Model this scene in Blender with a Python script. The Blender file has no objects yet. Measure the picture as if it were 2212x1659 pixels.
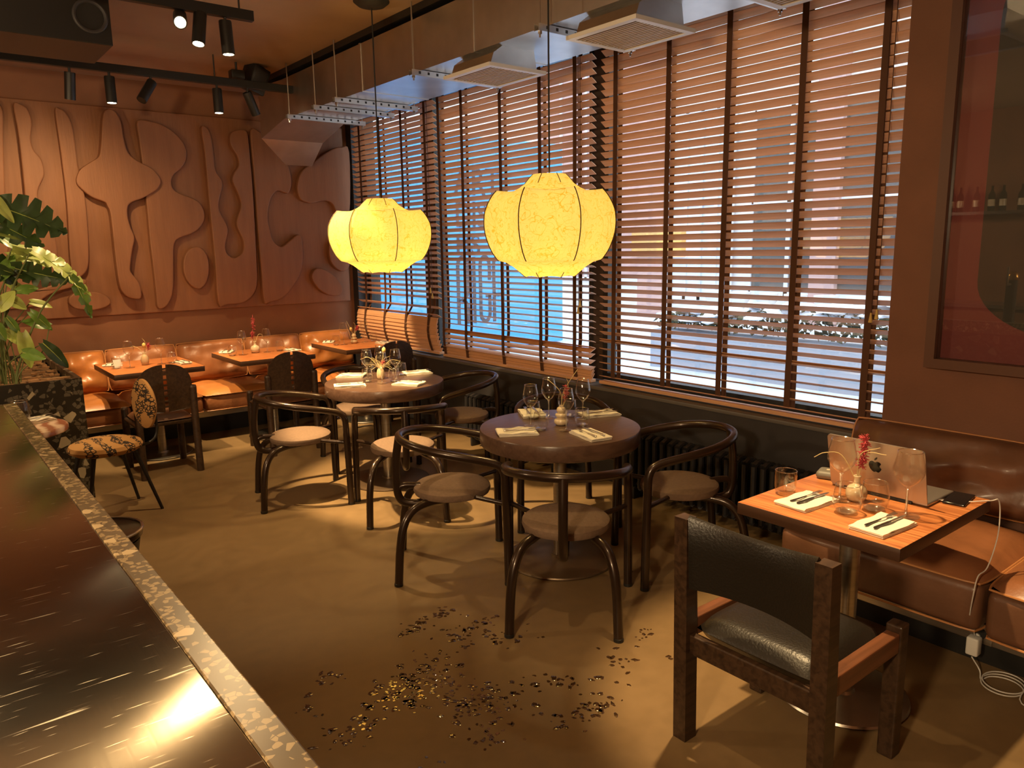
import bpy, bmesh, math, random
from mathutils.geometry import tessellate_polygon
from mathutils import Vector, Matrix, Euler, noise
PI = math.pi
scn = bpy.context.scene
COL = scn.collection

# ------------------------------------------------------------------ camera
cam_d = bpy.data.cameras.new('camera'); cam = bpy.data.objects.new('camera', cam_d); COL.objects.link(cam)
cam_d.sensor_width = 36.0; cam_d.lens = 26.78; cam_d.clip_start = .05; cam_d.clip_end = 200
cam.matrix_world = Matrix(((.78037911, .12242337, -.61320549, 0), (-.62511471, .12843861, -.76989293, 0),
                           (-.01549363, .98413213, .17675946, 1.70), (0, 0, 0, 1)))
cam.matrix_world = Matrix.Translation((0, 0, 1.70)) @ cam.matrix_world.to_3x3().normalized().to_4x4()
# rows of the measured rotation are world axes; columns are the camera's own axes
scn.camera = cam

# ------------------------------------------------------------------ sky, exposure
world = bpy.data.worlds.new('winter_sky'); scn.world = world; world.use_nodes = True
bg = world.node_tree.nodes['Background']; bg.inputs[0].default_value = (.78, .89, 1.0, 1); bg.inputs[1].default_value = 1.08
vs = scn.view_settings
vs.view_transform = 'Standard'; vs.look = 'None'; vs.gamma = 1.0; vs.use_curve_mapping = False; vs.exposure = 1.6
cy = scn.cycles
cy.use_denoising = True; cy.max_bounces = 8; cy.diffuse_bounces = 4; cy.glossy_bounces = 4
cy.transmission_bounces = 4; cy.transparent_max_bounces = 24; cy.sample_clamp_indirect = 4.0; cy.caustics_reflective = False; cy.caustics_refractive = False

# ------------------------------------------------------------------ lights that hang in no modelled lamp's builder
WARM = (1.0, .68, .33)
def light(name, kind, loc, energy, color=WARM, target=None, size=.04, angle=60, blend=.35):
    d = bpy.data.lights.new(name, kind); o = bpy.data.objects.new(name, d); COL.objects.link(o)
    o.location = loc; d.energy = energy; d.color = color
    if kind in ('SPOT', 'POINT'): d.shadow_soft_size = size
    if kind == 'SPOT': d.spot_size = math.radians(angle); d.spot_blend = blend
    if target is not None:
        o.rotation_euler = (Vector(target) - Vector(loc)).to_track_quat('-Z', 'Y').to_euler()
    return o

# ------------------------------------------------------------------ materials
def lin(c):
    return tuple(((v/255)/12.92 if v/255 <= .04045 else ((v/255+.055)/1.055)**2.4) for v in c)
MATS = {}
def nm(name):
    m = bpy.data.materials.new(name); m.use_nodes = True
    return m, m.node_tree.nodes, m.node_tree.links, m.node_tree.nodes['Principled BSDF']
def mat(name, c, rough=.5, metal=0.0, var=.0, scale=8, bump=0.0, bscale=60, coat=0, stretch=(1, 1, 1), spec=None):
    """plain paint, cloth or metal with a little noise in colour and height"""
    if name in MATS: return MATS[name]
    m, N, L, b = nm(name)
    b.inputs['Base Color'].default_value = (*c, 1); b.inputs['Roughness'].default_value = rough; b.inputs['Metallic'].default_value = metal
    if coat: b.inputs['Coat Weight'].default_value = coat; b.inputs['Coat Roughness'].default_value = .15
    if spec is not None: b.inputs['Specular IOR Level'].default_value = spec
    if var or bump:
        tc = N.new('ShaderNodeTexCoord'); mp = N.new('ShaderNodeMapping'); mp.inputs['Scale'].default_value = stretch
        L.new(tc.outputs['Object'], mp.inputs[0])
    if var:
        n = N.new('ShaderNodeTexNoise'); n.inputs['Scale'].default_value = scale; n.inputs['Detail'].default_value = 5
        L.new(mp.outputs[0], n.inputs[0])
        r = N.new('ShaderNodeMapRange'); r.inputs[1].default_value = .3; r.inputs[2].default_value = .7
        r.inputs[3].default_value = 1-var; r.inputs[4].default_value = 1+var; L.new(n.outputs[0], r.inputs[0])
        x = N.new('ShaderNodeVectorMath'); x.operation = 'SCALE'; x.inputs[0].default_value = c; L.new(r.outputs[0], x.inputs['Scale'])
        L.new(x.outputs[0], b.inputs['Base Color'])
    if bump:
        n2 = N.new('ShaderNodeTexNoise'); n2.inputs['Scale'].default_value = bscale; n2.inputs['Detail'].default_value = 4
        L.new(mp.outputs[0], n2.inputs[0])
        bp = N.new('ShaderNodeBump'); bp.inputs['Strength'].default_value = bump; bp.inputs['Distance'].default_value = .01
        L.new(n2.outputs[0], bp.inputs['Height']); L.new(bp.outputs[0], b.inputs['Normal'])
    MATS[name] = m; return m
def wood(name, c1, c2, rough=.4, scale=(1.5, 22, 22), side=None):
    m, N, L, b = nm(name)
    tc = N.new('ShaderNodeTexCoord'); mp = N.new('ShaderNodeMapping'); mp.inputs['Scale'].default_value = scale; L.new(tc.outputs['Object'], mp.inputs[0])
    n = N.new('ShaderNodeTexNoise'); n.inputs['Scale'].default_value = 2.2; n.inputs['Detail'].default_value = 8; n.inputs['Distortion'].default_value = .6; L.new(mp.outputs[0], n.inputs[0])
    cr = N.new('ShaderNodeValToRGB'); e = cr.color_ramp.elements
    e[0].position = .32; e[0].color = (*c2, 1); e[1].position = .62; e[1].color = (*c1, 1); L.new(n.outputs[0], cr.inputs[0])
    out = cr.outputs[0]
    if side is not None:                                        # dark stained edge band round a pale veneer
        g = N.new('ShaderNodeTexCoord'); sx = N.new('ShaderNodeSeparateXYZ'); L.new(g.outputs['Normal'], sx.inputs[0])
        gt = N.new('ShaderNodeMath'); gt.operation = 'GREATER_THAN'; gt.inputs[1].default_value = .6; L.new(sx.outputs[2], gt.inputs[0])
        mx = N.new('ShaderNodeMix'); mx.data_type = 'RGBA'; mx.inputs[6].default_value = (*side, 1); L.new(gt.outputs[0], mx.inputs[0]); L.new(out, mx.inputs[7]); out = mx.outputs[2]
    L.new(out, b.inputs['Base Color']); b.inputs['Roughness'].default_value = rough
    bp = N.new('ShaderNodeBump'); bp.inputs['Strength'].default_value = .15; bp.inputs['Distance'].default_value = .004; L.new(n.outputs[0], bp.inputs['Height']); L.new(bp.outputs[0], b.inputs['Normal'])
    return m
def emit(name, c, s):
    m, N, L, b = nm(name); b.inputs['Base Color'].default_value = (0, 0, 0, 1)
    b.inputs['Emission Color'].default_value = (*c, 1); b.inputs['Emission Strength'].default_value = s; return m
def glass(name, tint=(1, 1, 1), refl=1.0, ior=1.45, rough=.02, face=.1):
    """thin-walled glass: clear, mirror-like at grazing angles by Fresnel"""
    m, N, L, b = nm(name); N.remove(b)
    t = N.new('ShaderNodeBsdfTransparent'); t.inputs[0].default_value = (*tint, 1)
    g = N.new('ShaderNodeBsdfGlossy'); g.inputs['Roughness'].default_value = rough; g.inputs[0].default_value = (refl, refl, refl, 1)
    lw = N.new('ShaderNodeLayerWeight'); lw.inputs[0].default_value = .5
    p5 = N.new('ShaderNodeMath'); p5.operation = 'POWER'; p5.inputs[1].default_value = 4.0; L.new(lw.outputs['Facing'], p5.inputs[0])
    f0 = ((ior-1)/(ior+1))**2+face
    a = N.new('ShaderNodeMath'); a.operation = 'MULTIPLY_ADD'; a.inputs[1].default_value = 1-f0; a.inputs[2].default_value = f0; L.new(p5.outputs[0], a.inputs[0])
    mx = N.new('ShaderNodeMixShader'); L.new(a.outputs[0], mx.inputs[0]); L.new(t.outputs[0], mx.inputs[1]); L.new(g.outputs[0], mx.inputs[2])
    L.new(mx.outputs[0], N['Material Output'].inputs[0]); return m
def terrazzo(name, base, chip, chip2, scale=18, rough=.35):
    m, N, L, b = nm(name); tc = N.new('ShaderNodeTexCoord')
    nz = N.new('ShaderNodeTexNoise'); nz.inputs['Scale'].default_value = 9; L.new(tc.outputs['Object'], nz.inputs[0])
    def layer(sc, thr, col, prev):
        mp = N.new('ShaderNodeMapping'); mp.inputs['Rotation'].default_value = (.4, .7, sc); L.new(tc.outputs['Object'], mp.inputs[0])
        v = N.new('ShaderNodeTexVoronoi'); v.inputs['Scale'].default_value = sc; L.new(mp.outputs[0], v.inputs[0])
        w = N.new('ShaderNodeTexVoronoi'); w.feature = 'DISTANCE_TO_EDGE'; w.inputs['Scale'].default_value = sc; L.new(mp.outputs[0], w.inputs[0])
        sp = N.new('ShaderNodeSeparateColor'); L.new(v.outputs['Color'], sp.inputs[0])
        a = N.new('ShaderNodeMath'); a.operation = 'GREATER_THAN'; a.inputs[1].default_value = thr[0]; L.new(sp.outputs[0], a.inputs[0])
        d = N.new('ShaderNodeMath'); d.operation = 'GREATER_THAN'; d.inputs[1].default_value = thr[1]; L.new(w.outputs['Distance'], d.inputs[0])
        k = N.new('ShaderNodeMath'); k.operation = 'MULTIPLY'; L.new(a.outputs[0], k.inputs[0]); L.new(d.outputs[0], k.inputs[1])
        mx = N.new('ShaderNodeMix'); mx.data_type = 'RGBA'; L.new(k.outputs[0], mx.inputs[0]); L.new(prev, mx.inputs[6]); mx.inputs[7].default_value = (*col, 1); return mx.outputs[2]
    cr = N.new('ShaderNodeValToRGB'); cr.color_ramp.elements[0].color = (*[v*.6 for v in base], 1); cr.color_ramp.elements[1].color = (*[v*1.5 for v in base], 1); L.new(nz.outputs[0], cr.inputs[0])
    o = layer(scale*2.6, (.62, .05), chip2, cr.outputs[0]); o = layer(scale, (.86, .10), chip, o)
    L.new(o, b.inputs['Base Color']); b.inputs['Roughness'].default_value = rough; return m

# ------------------------------------------------------------------ mesh helpers
def new_bm(): return bmesh.new()
def obj(name, bm, m, parent=None, loc=(0, 0, 0), smooth=True, angle=40):
    me = bpy.data.meshes.new(name); bmesh.ops.recalc_face_normals(bm, faces=bm.faces); bm.to_mesh(me); bm.free()
    o = bpy.data.objects.new(name, me); COL.objects.link(o); o.location = loc
    if m is not None: me.materials.append(m)
    if smooth:
        me.polygons.foreach_set('use_smooth', [True]*len(me.polygons))
        me.set_sharp_from_angle(angle=math.radians(angle))
    if parent is not None: o.parent = parent
    return o
def tag(o, label=None, cat=None, group=None, kind=None):
    if label: o['label'] = label
    if cat: o['category'] = cat
    if group: o['group'] = group
    if kind: o['kind'] = kind
    return o
def thing(name, label, cat, loc=(0, 0, 0), rz=0.0, group=None):
    o = bpy.data.objects.new(name, None); COL.objects.link(o); o.empty_display_size = .05
    o.location = loc; o.rotation_euler = (0, 0, rz); return tag(o, label, cat, group)
def struct(name, bm, m, **k):
    return tag(obj(name, bm, m, **k), kind='structure')
def dup(root, loc, rz=None, label=None, group=None, scale=None):
    def rec(o, p):
        c = o.copy(); COL.objects.link(c); c.parent = p
        for ch in kids.get(o, ()): rec(ch, c)
        return c
    kids = {}
    for o in root.children_recursive: kids.setdefault(o.parent, []).append(o)
    r = rec(root, None); r.location = loc
    if rz is not None: r.rotation_euler = (0, 0, rz)
    if label: r['label'] = label
    if group: r['group'] = group
    if scale: r.scale = scale
    return r
def box(bm, c, s, bev=0.0, seg=2, rot=None):
    """box of size s centred at c"""
    g = bmesh.ops.create_cube(bm, size=1.0)
    vs_ = g['verts']
    bmesh.ops.scale(bm, vec=s, verts=vs_)
    if bev:
        es = list({e for v in vs_ for e in v.link_edges})
        r = bmesh.ops.bevel(bm, geom=es, offset=bev, segments=seg, affect='EDGES', profile=.5)
        vs_ = list({v for f in r['faces'] for v in f.verts} | {v for v in vs_ if v.is_valid})
    if rot is not None: bmesh.ops.rotate(bm, cent=(0, 0, 0), matrix=Euler(rot).to_matrix(), verts=vs_)
    bmesh.ops.translate(bm, vec=c, verts=vs_); return vs_
def bx(bm, lo, hi, bev=0.0, seg=2):
    return box(bm, [(a+b)/2 for a, b in zip(lo, hi)], [abs(b-a) for a, b in zip(lo, hi)], bev, seg)
def catmull(pts, k=6, closed=False):
    P = [Vector(p) for p in pts]; n = len(P); out = []
    rng = range(n) if closed else range(n-1)
    for i in rng:
        p1, p2 = P[i], P[(i+1) % n]
        p0 = P[i-1] if (closed or i > 0) else p1*2-p2
        p3 = P[(i+2) % n] if (closed or i+2 < n) else p2*2-p1
        for j in range(k):
            t = j/k
            out.append(.5*((2*p1)+(p2-p0)*t+(2*p0-5*p1+4*p2-p3)*t*t+(3*p1-p0-3*p2+p3)*t**3))
    if not closed: out.append(P[-1])
    return out
def tube(bm, pts, r, n=10, k=6, closed=False, smooth=True, cap=True):
    P = catmull(pts, k, closed) if smooth else [Vector(p) for p in pts]
    m = len(P); R = r if callable(r) else (lambda t: r)
    T = []
    for i in range(m):
        a = P[i-1] if (closed or i > 0) else P[i]; b = P[(i+1) % m] if (closed or i+1 < m) else P[i]
        T.append((b-a).normalized() if (b-a).length > 1e-9 else Vector((0, 0, 1)))
    u = T[0].orthogonal().normalized(); rings = []
    for i in range(m):
        u = (u-T[i]*u.dot(T[i])); u = u.normalized() if u.length > 1e-6 else T[i].orthogonal().normalized()
        w = T[i].cross(u); rr = R(i/(m-1 if m > 1 else 1))
        rings.append([bm.verts.new(P[i]+(u*math.cos(2*PI*j/n)+w*math.sin(2*PI*j/n))*rr) for j in range(n)])
    for i in range(m if closed else m-1):
        a, b = rings[i], rings[(i+1) % m]
        for j in range(n): bm.faces.new((a[j], a[(j+1) % n], b[(j+1) % n], b[j]))
    if cap and not closed:
        bm.faces.new(rings[0][::-1]); bm.faces.new(rings[-1])
def lathe(bm, prof, n=28, c=(0, 0, 0), cap=True):
    rings = []
    for r, z in prof:
        if r < 1e-5: rings.append([bm.verts.new((c[0], c[1], c[2]+z))])
        else: rings.append([bm.verts.new((c[0]+r*math.cos(2*PI*j/n), c[1]+r*math.sin(2*PI*j/n), c[2]+z)) for j in range(n)])
    for a, b in zip(rings, rings[1:]):
        for j in range(n):
            q = [a[j % len(a)], a[(j+1) % len(a)], b[(j+1) % len(b)], b[j % len(b)]]
            q2 = []
            for v in q:
                if v not in q2: q2.append(v)
            if len(q2) > 2: bm.faces.new(q2)
    if cap:
        if len(rings[0]) > 2: bm.faces.new(rings[0][::-1])
        if len(rings[-1]) > 2: bm.faces.new(rings[-1])
def cyl(bm, a, b, r, n=16, r2=None):
    r2 = r if r2 is None else r2
    tube(bm, [a, b], lambda t: r+(r2-r)*t, n=n, smooth=False)
def prism(bm, pts, d0, d1, axis='y', bev=0.0, seg=2):
    """outline (2-D) pushed from d0 to d1 along an axis; axis y: pts are (x, z); x: (y, z); z: (x, y)"""
    def P(p, d): return {'y': (p[0], d, p[1]), 'x': (d, p[0], p[1]), 'z': (p[0], p[1], d)}[axis]
    if not bev:
        A = [bm.verts.new(P(p, d0)) for p in pts]; B = [bm.verts.new(P(p, d1)) for p in pts]; loops = [A, B]
    else:
        s = 1 if d1 > d0 else -1; loops = [[bm.verts.new(P(p, d0)) for p in pts]]
        area = sum(pts[i-1][0]*pts[i][1]-pts[i][0]*pts[i-1][1] for i in range(len(pts))); sg = 1 if area > 0 else -1
        nrm = []
        for i in range(len(pts)):
            a, b, c = Vector(pts[i-1]), Vector(pts[i]), Vector(pts[(i+1) % len(pts)])
            t = (c-a); t = t.normalized() if t.length > 1e-9 else Vector((1, 0)); nrm.append(Vector((-t.y, t.x))*sg)
        for k in range(seg+1):
            an = PI/2*k/seg
            loops.append([bm.verts.new(P(tuple(Vector(p)+nrm[i]*bev*(1-math.cos(an))), d1-s*bev+s*bev*math.sin(an))) for i, p in enumerate(pts)])
    n = len(pts)
    for a, b in zip(loops, loops[1:]):
        for i in range(n): bm.faces.new((a[i], a[(i+1) % n], b[(i+1) % n], b[i]))
    ins = [Vector((*p, 0)) for p in pts]
    tri = [tuple(range(n))] if n <= 4 else tessellate_polygon([ins])
    for f in tri:
        bm.faces.new([loops[-1][i] for i in f]); bm.faces.new([loops[0][i] for i in f][::-1])
def smooth2(pts, k=4): return [(p.x, p.y) for p in catmull([(a, b, 0) for a, b in pts], k, True)]
def pillow(bm, c, s, ztop, zbot, n=14, p=4.0, wr=0.0, seed=0, rot=None):
    """stuffed pad: seam at mid height, belly above and below; s = half sizes (x, y)"""
    rnd = noise
    M = Euler(rot).to_matrix() if rot else None
    def pt(i, j, sg):
        u, v = -1+2*i/n, -1+2*j/n
        x = u*math.sqrt(1-v*v*.0)*s[0]; y = v*s[1]
        q = max(0., (1-abs(u)**p)*(1-abs(v)**p))**.45
        cr = .06*min(s)  # rounded corners
        cx = 1-.035*(abs(v)**6); cyy = 1-.035*(abs(u)**6)
        z = (ztop if sg > 0 else zbot)*q
        if wr: z += wr*q*rnd.noise(Vector((x*9+seed, y*9, sg*3+seed)))
        w = Vector((x*cx, y*cyy, z))
        return (M @ w if M else w)+Vector(c)
    T = [[None]*(n+1) for _ in range(n+1)]; B = [[None]*(n+1) for _ in range(n+1)]
    for i in range(n+1):
        for j in range(n+1):
            T[i][j] = bm.verts.new(pt(i, j, 1))
            B[i][j] = T[i][j] if i in (0, n) or j in (0, n) else bm.verts.new(pt(i, j, -1))
    for i in range(n):
        for j in range(n):
            bm.faces.new((T[i][j], T[i+1][j], T[i+1][j+1], T[i][j+1]))
            bm.faces.new((B[i][j], B[i][j+1], B[i+1][j+1], B[i+1][j]))
    rim = [pt(i, 0, 1) for i in range(n)]+[pt(n, j, 1) for j in range(n)]+[pt(n-i, n, 1) for i in range(n)]+[pt(0, n-j, 1) for j in range(n)]
    return rim
def ribbon(bm, prof, th, y0, y1, ny=8, amp=0.0, seed=0):
    """cloth sheet of thickness th following a profile in (x, z), from y0 to y1"""
    P = [Vector((a, b, 0)) for a, b in prof]; n = len(P); up = []; dn = []
    for i in range(n):
        t = (P[min(i+1, n-1)]-P[max(i-1, 0)]).normalized(); q = Vector((-t.y, t.x, 0))*th/2
        up.append(P[i]+q); dn.append(P[i]-q)
    ring = up+dn[::-1]; rows = []
    for j in range(ny+1):
        y = y0+(y1-y0)*j/ny
        rows.append([bm.verts.new((p.x+amp*noise.noise(Vector((y*14+seed, p.y*60, 1)))*1.2, y+amp*noise.noise(Vector((p.x*14, p.y*60, seed+5.5))), p.y*(1+.5*amp/.004*noise.noise(Vector((p.x*20+seed, y*20, 7)))*.5))) for p in ring])
    m = len(ring)
    for a, b in zip(rows, rows[1:]):
        for i in range(m): bm.faces.new((a[i], a[(i+1) % m], b[(i+1) % m], b[i]))
    bm.faces.new(rows[0][::-1]); bm.faces.new(rows[-1])
RELIEF = [[(0.712,2.885),(0.848,2.908),(0.833,2.656),(0.791,2.166),(0.748,1.666),(0.572,1.67)],[(0.935,2.932),(0.989,2.944),(1.038,2.897),(1.053,2.793),(1.03,2.67),(1.043,2.576),(1.09,2.503),(1.101,2.388),(1.078,2.329),(1.043,2.258),(1.033,2.172),(1.074,2.063),(1.11,1.977),(1.128,1.818),(1.121,1.617),(1.064,1.482),(0.945,1.486),(0.903,1.662),(0.933,2.092),(0.945,2.664)],[(1.237,2.915),(1.274,2.934),(1.314,2.911),(1.348,2.829),(1.362,2.694),(1.367,2.459),(1.383,2.301),(1.393,2.141),(1.382,1.816),(1.355,1.591),(1.295,1.506),(1.239,1.5),(1.219,1.655),(1.244,2.138),(1.243,2.57)],[(1.618,2.947),(1.668,2.963),(1.711,2.935),(1.741,2.854),(1.748,2.734),(1.774,2.598),(1.849,2.529),(1.963,2.469),(2.024,2.388),(2.027,2.337),(1.981,2.272),(1.857,2.197),(1.775,2.166),(1.728,2.124),(1.716,2.04),(1.73,1.94),(1.756,1.843),(1.726,1.729),(1.695,1.577),(1.701,1.517),(1.756,1.425),(1.76,1.291),(1.675,1.287),(1.609,1.342),(1.585,1.449),(1.578,1.698),(1.577,2.034),(1.558,2.12),(1.536,2.156),(1.442,2.195),(1.372,2.257),(1.331,2.323),(1.366,2.42),(1.446,2.487),(1.526,2.543),(1.551,2.612),(1.571,2.733),(1.592,2.869)],[(1.887,2.887),(2.002,2.892),(2.12,2.861),(2.213,2.797),(2.277,2.714),(2.295,2.63),(2.274,2.544),(2.227,2.481),(2.159,2.423),(2.132,2.35),(2.147,2.291),(2.206,2.25),(2.318,2.209),(2.387,2.154),(2.413,2.049),(2.379,1.96),(2.29,1.885),(2.17,1.841),(2.116,1.798),(2.096,1.724),(2.082,1.566),(2.059,1.351),(2.014,1.229),(1.95,1.175),(1.906,1.191),(1.903,1.297),(1.9,1.572),(1.894,1.813),(1.897,2.11),(1.893,2.511),(1.886,2.716)],[(2.309,1.752),(2.36,1.734),(2.399,1.675),(2.414,1.584),(2.4,1.472),(2.361,1.387),(2.314,1.348),(2.262,1.355),(2.209,1.407),(2.177,1.484),(2.172,1.568),(2.193,1.661),(2.242,1.726)],[(2.453,2.875),(2.509,2.871),(2.54,2.779),(2.548,2.606),(2.551,2.484),(2.602,2.399),(2.605,2.323),(2.562,2.189),(2.559,2.096),(2.624,1.944),(2.611,1.839),(2.585,1.749),(2.606,1.671),(2.677,1.638),(2.757,1.696),(2.77,1.807),(2.72,1.944),(2.726,2.021),(2.773,2.144),(2.759,2.252),(2.709,2.385),(2.729,2.462),(2.781,2.54),(2.775,2.628),(2.719,2.731),(2.727,2.836),(2.785,2.876),(2.864,2.886),(2.897,2.84),(2.904,2.627),(2.906,2.22),(2.893,1.619),(2.88,1.384),(2.833,1.268),(2.731,1.188),(2.566,1.179),(2.476,1.193),(2.475,1.628),(2.466,2.209),(2.463,2.645)],[(2.933,2.887),(3.044,2.86),(3.161,2.742),(3.278,2.602),(3.311,2.502),(3.319,2.395),(3.298,2.32),(3.271,2.286),(3.232,2.294),(3.183,2.311),(3.138,2.296),(3.089,2.234),(3.052,2.118),(3.041,2.034),(3.052,1.931),(3.078,1.814),(3.157,1.742),(3.241,1.789),(3.353,1.865),(3.395,1.802),(3.386,1.584),(3.327,1.415),(3.161,1.227),(3.007,1.178),(2.939,1.191),(2.934,1.524),(2.929,1.898),(2.931,2.239),(2.929,2.525)],[(3.999,2.739),(3.904,2.786),(3.799,2.76),(3.662,2.68),(3.557,2.599),(3.46,2.537),(3.409,2.464),(3.383,2.379),(3.379,2.313),(3.404,2.233),(3.469,2.201),(3.53,2.193),(3.627,2.215),(3.717,2.217),(3.769,2.184),(3.798,2.121),(3.838,2.057),(3.96,2.069)],[(3.527,1.502),(3.618,1.499),(3.718,1.441),(3.801,1.357),(3.834,1.269),(3.803,1.21),(3.741,1.203),(3.649,1.222),(3.556,1.282),(3.492,1.369),(3.481,1.439)],[(3.724,1.8),(3.835,1.839),(3.922,1.799),(3.948,1.672),(3.928,1.521),(3.857,1.467),(3.771,1.5),(3.71,1.576),(3.695,1.691)],[(1.185,1.329),(1.243,1.364),(1.336,1.367),(1.428,1.346),(1.493,1.301),(1.503,1.249),(1.441,1.21),(1.338,1.196),(1.228,1.215),(1.177,1.255),(1.17,1.289)],[(0.544,1.42),(0.873,1.393),(0.986,1.412),(1.118,1.455),(1.255,1.483),(1.331,1.463),(1.296,1.415),(1.192,1.403),(1.063,1.368),(0.976,1.32),(0.9,1.255),(0.525,1.255)]]

# ================================================================== materials in use
M_wall = mat('brown_plaster', (.28, .122, .058), .75, var=.12, scale=3, bump=.12, bscale=90)
M_ceil = mat('brown_ceiling_paint', (.34, .215, .13), .8, var=.10, scale=2)
M_relief = mat('brown_painted_relief', (.27, .115, .052), .6, var=.10, scale=4, bump=.2, bscale=18, stretch=(5, 5, .5))
M_dark = mat('charcoal_wall_paint', (.035, .032, .034), .55, var=.15, scale=5)
M_black = mat('black_powder_coat', (.012, .011, .010), .45)
M_sill = mat('grey_sill_paint', (.12, .11, .10), .4)
M_steel = mat('brushed_steel', (.50, .46, .40), .32, metal=1.0, var=.12, scale=6, stretch=(1, 1, 12))
M_galv = mat('galvanised_sheet', (.62, .60, .57), .34, metal=1.0, var=.10, scale=5)
M_bronze = mat('dark_bronze_lacquer', (.034, .018, .010), .33, metal=.5, coat=.4)
M_seatfab = mat('taupe_seat_fabric', (.17, .105, .065), .85, var=.12, scale=60, bump=.3, bscale=300)
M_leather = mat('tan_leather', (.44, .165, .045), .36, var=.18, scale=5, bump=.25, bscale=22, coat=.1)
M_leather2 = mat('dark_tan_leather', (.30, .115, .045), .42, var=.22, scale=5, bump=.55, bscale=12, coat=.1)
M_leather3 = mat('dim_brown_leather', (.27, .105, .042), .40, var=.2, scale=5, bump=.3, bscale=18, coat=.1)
M_leather4 = mat('umber_shaded_leather', (.15, .068, .036), .42, var=.25, scale=5, bump=.35, bscale=14, coat=.1)  # also on the seat fronts, whose shade is put into this darker colour
M_piping = mat('leather_piping', (.50, .22, .08), .4)
M_blackleather = mat('black_leather', (.014, .011, .008), .36, bump=.15, bscale=120)
M_darkwood = wood('dark_stained_ash', (.055, .028, .014), (.025, .012, .006), .42)
M_oak = wood('orange_oak_veneer', (.58, .22, .072), (.30, .09, .026), .42, scale=(26, 1.6, 26), side=(.055, .024, .012))
M_oakx = wood('orange_oak_veneer_long', (.56, .20, .065), (.36, .11, .03), .42, scale=(3.5, 30, 20), side=(.085, .038, .018))
M_walnut = wood('brown_walnut_top', (.105, .058, .038), (.072, .038, .025), .30, scale=(3, 20, 20))
M_slat = mat('walnut_blind_slat', (.68, .38, .21), .5, var=.10, scale=3, stretch=(30, 1, 30))
M_tape = mat('brown_ladder_tape', (.085, .034, .016), .8)
M_linen = mat('cream_linen', (.80, .74, .60), .85, bump=.2, bscale=220)
M_cutlery = mat('polished_steel', (.72, .68, .62), .28, metal=1.0)
M_handle = mat('dark_resin_handle', (.03, .022, .018), .35)
M_ceramic = mat('cream_glazed_ceramic', (.62, .50, .33), .25, coat=.3)
M_ceram2 = mat('beige_stoneware', (.50, .36, .21), .45)
M_stem = mat('dried_straw_stem', (.55, .42, .20), .7)
M_red = mat('dried_red_blossom', (.42, .055, .06), .75)
M_bud = mat('yellow_dried_bud', (.62, .44, .14), .75)
M_glass = glass('clear_glass', tint=(.97, .97, .96), ior=1.40, face=0)
M_pane = glass('window_glass', tint=(.97, .985, .99), ior=1.52, rough=0.0, face=.10)
M_terr = terrazzo('dark_terrazzo', (.018, .015, .010), (.36, .30, .19), (.10, .085, .06), scale=15, rough=.3)
M_terr2 = terrazzo('speckled_terrazzo_edge', (.13, .095, .055), (.62, .48, .28), (.38, .28, .15), scale=30, rough=.3)
M_leaf = mat('green_leaf', (.14, .26, .04), .38, var=.25, scale=9, coat=.1)
M_leafl = mat('bright_lit_leaf', (.42, .50, .11), .4, var=.2, scale=9)  # leaf green brightened, the light on the leaves put into the colour
M_leafd = mat('deep_green_leaf', (.035, .07, .02), .38, var=.25, scale=9)
M_vine = mat('green_stem', (.14, .17, .05), .6)
M_cord = mat('black_cable', (.01, .009, .008), .6)
M_bulbface = emit('lamp_face', (1.0, .80, .48), 14.0)
M_white = mat('white_plastic', (.72, .70, .66), .4)
M_phone = mat('black_phone_glass', (.008, .008, .009), .12)
M_alu = mat('grey_aluminium', (.46, .42, .38), .38, metal=.85)

# floor: trowelled concrete, worn and a little glossy
m, N, L, b = nm('polished_concrete'); M_floor = m
tc = N.new('ShaderNodeTexCoord'); n1 = N.new('ShaderNodeTexNoise'); n1.inputs['Scale'].default_value = .9; n1.inputs['Detail'].default_value = 8; L.new(tc.outputs['Object'], n1.inputs[0])
n2 = N.new('ShaderNodeTexNoise'); n2.inputs['Scale'].default_value = 14; n2.inputs['Detail'].default_value = 6; L.new(tc.outputs['Object'], n2.inputs[0])
ad = N.new('ShaderNodeMath'); ad.operation = 'MULTIPLY_ADD'; ad.inputs[1].default_value = .35; L.new(n2.outputs[0], ad.inputs[0]); L.new(n1.outputs[0], ad.inputs[2])
cr = N.new('ShaderNodeValToRGB'); e = cr.color_ramp.elements; e[0].position = .45; e[0].color = (.165, .105, .048, 1); e[1].position = .85; e[1].color = (.25, .16, .074, 1)
L.new(ad.outputs[0], cr.inputs[0]); L.new(cr.outputs[0], b.inputs['Base Color'])
rr = N.new('ShaderNodeMapRange'); rr.inputs[3].default_value = .38; rr.inputs[4].default_value = .55; L.new(n2.outputs[0], rr.inputs[0]); L.new(rr.outputs[0], b.inputs['Roughness'])
b.inputs['Specular IOR Level'].default_value = .35

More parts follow.
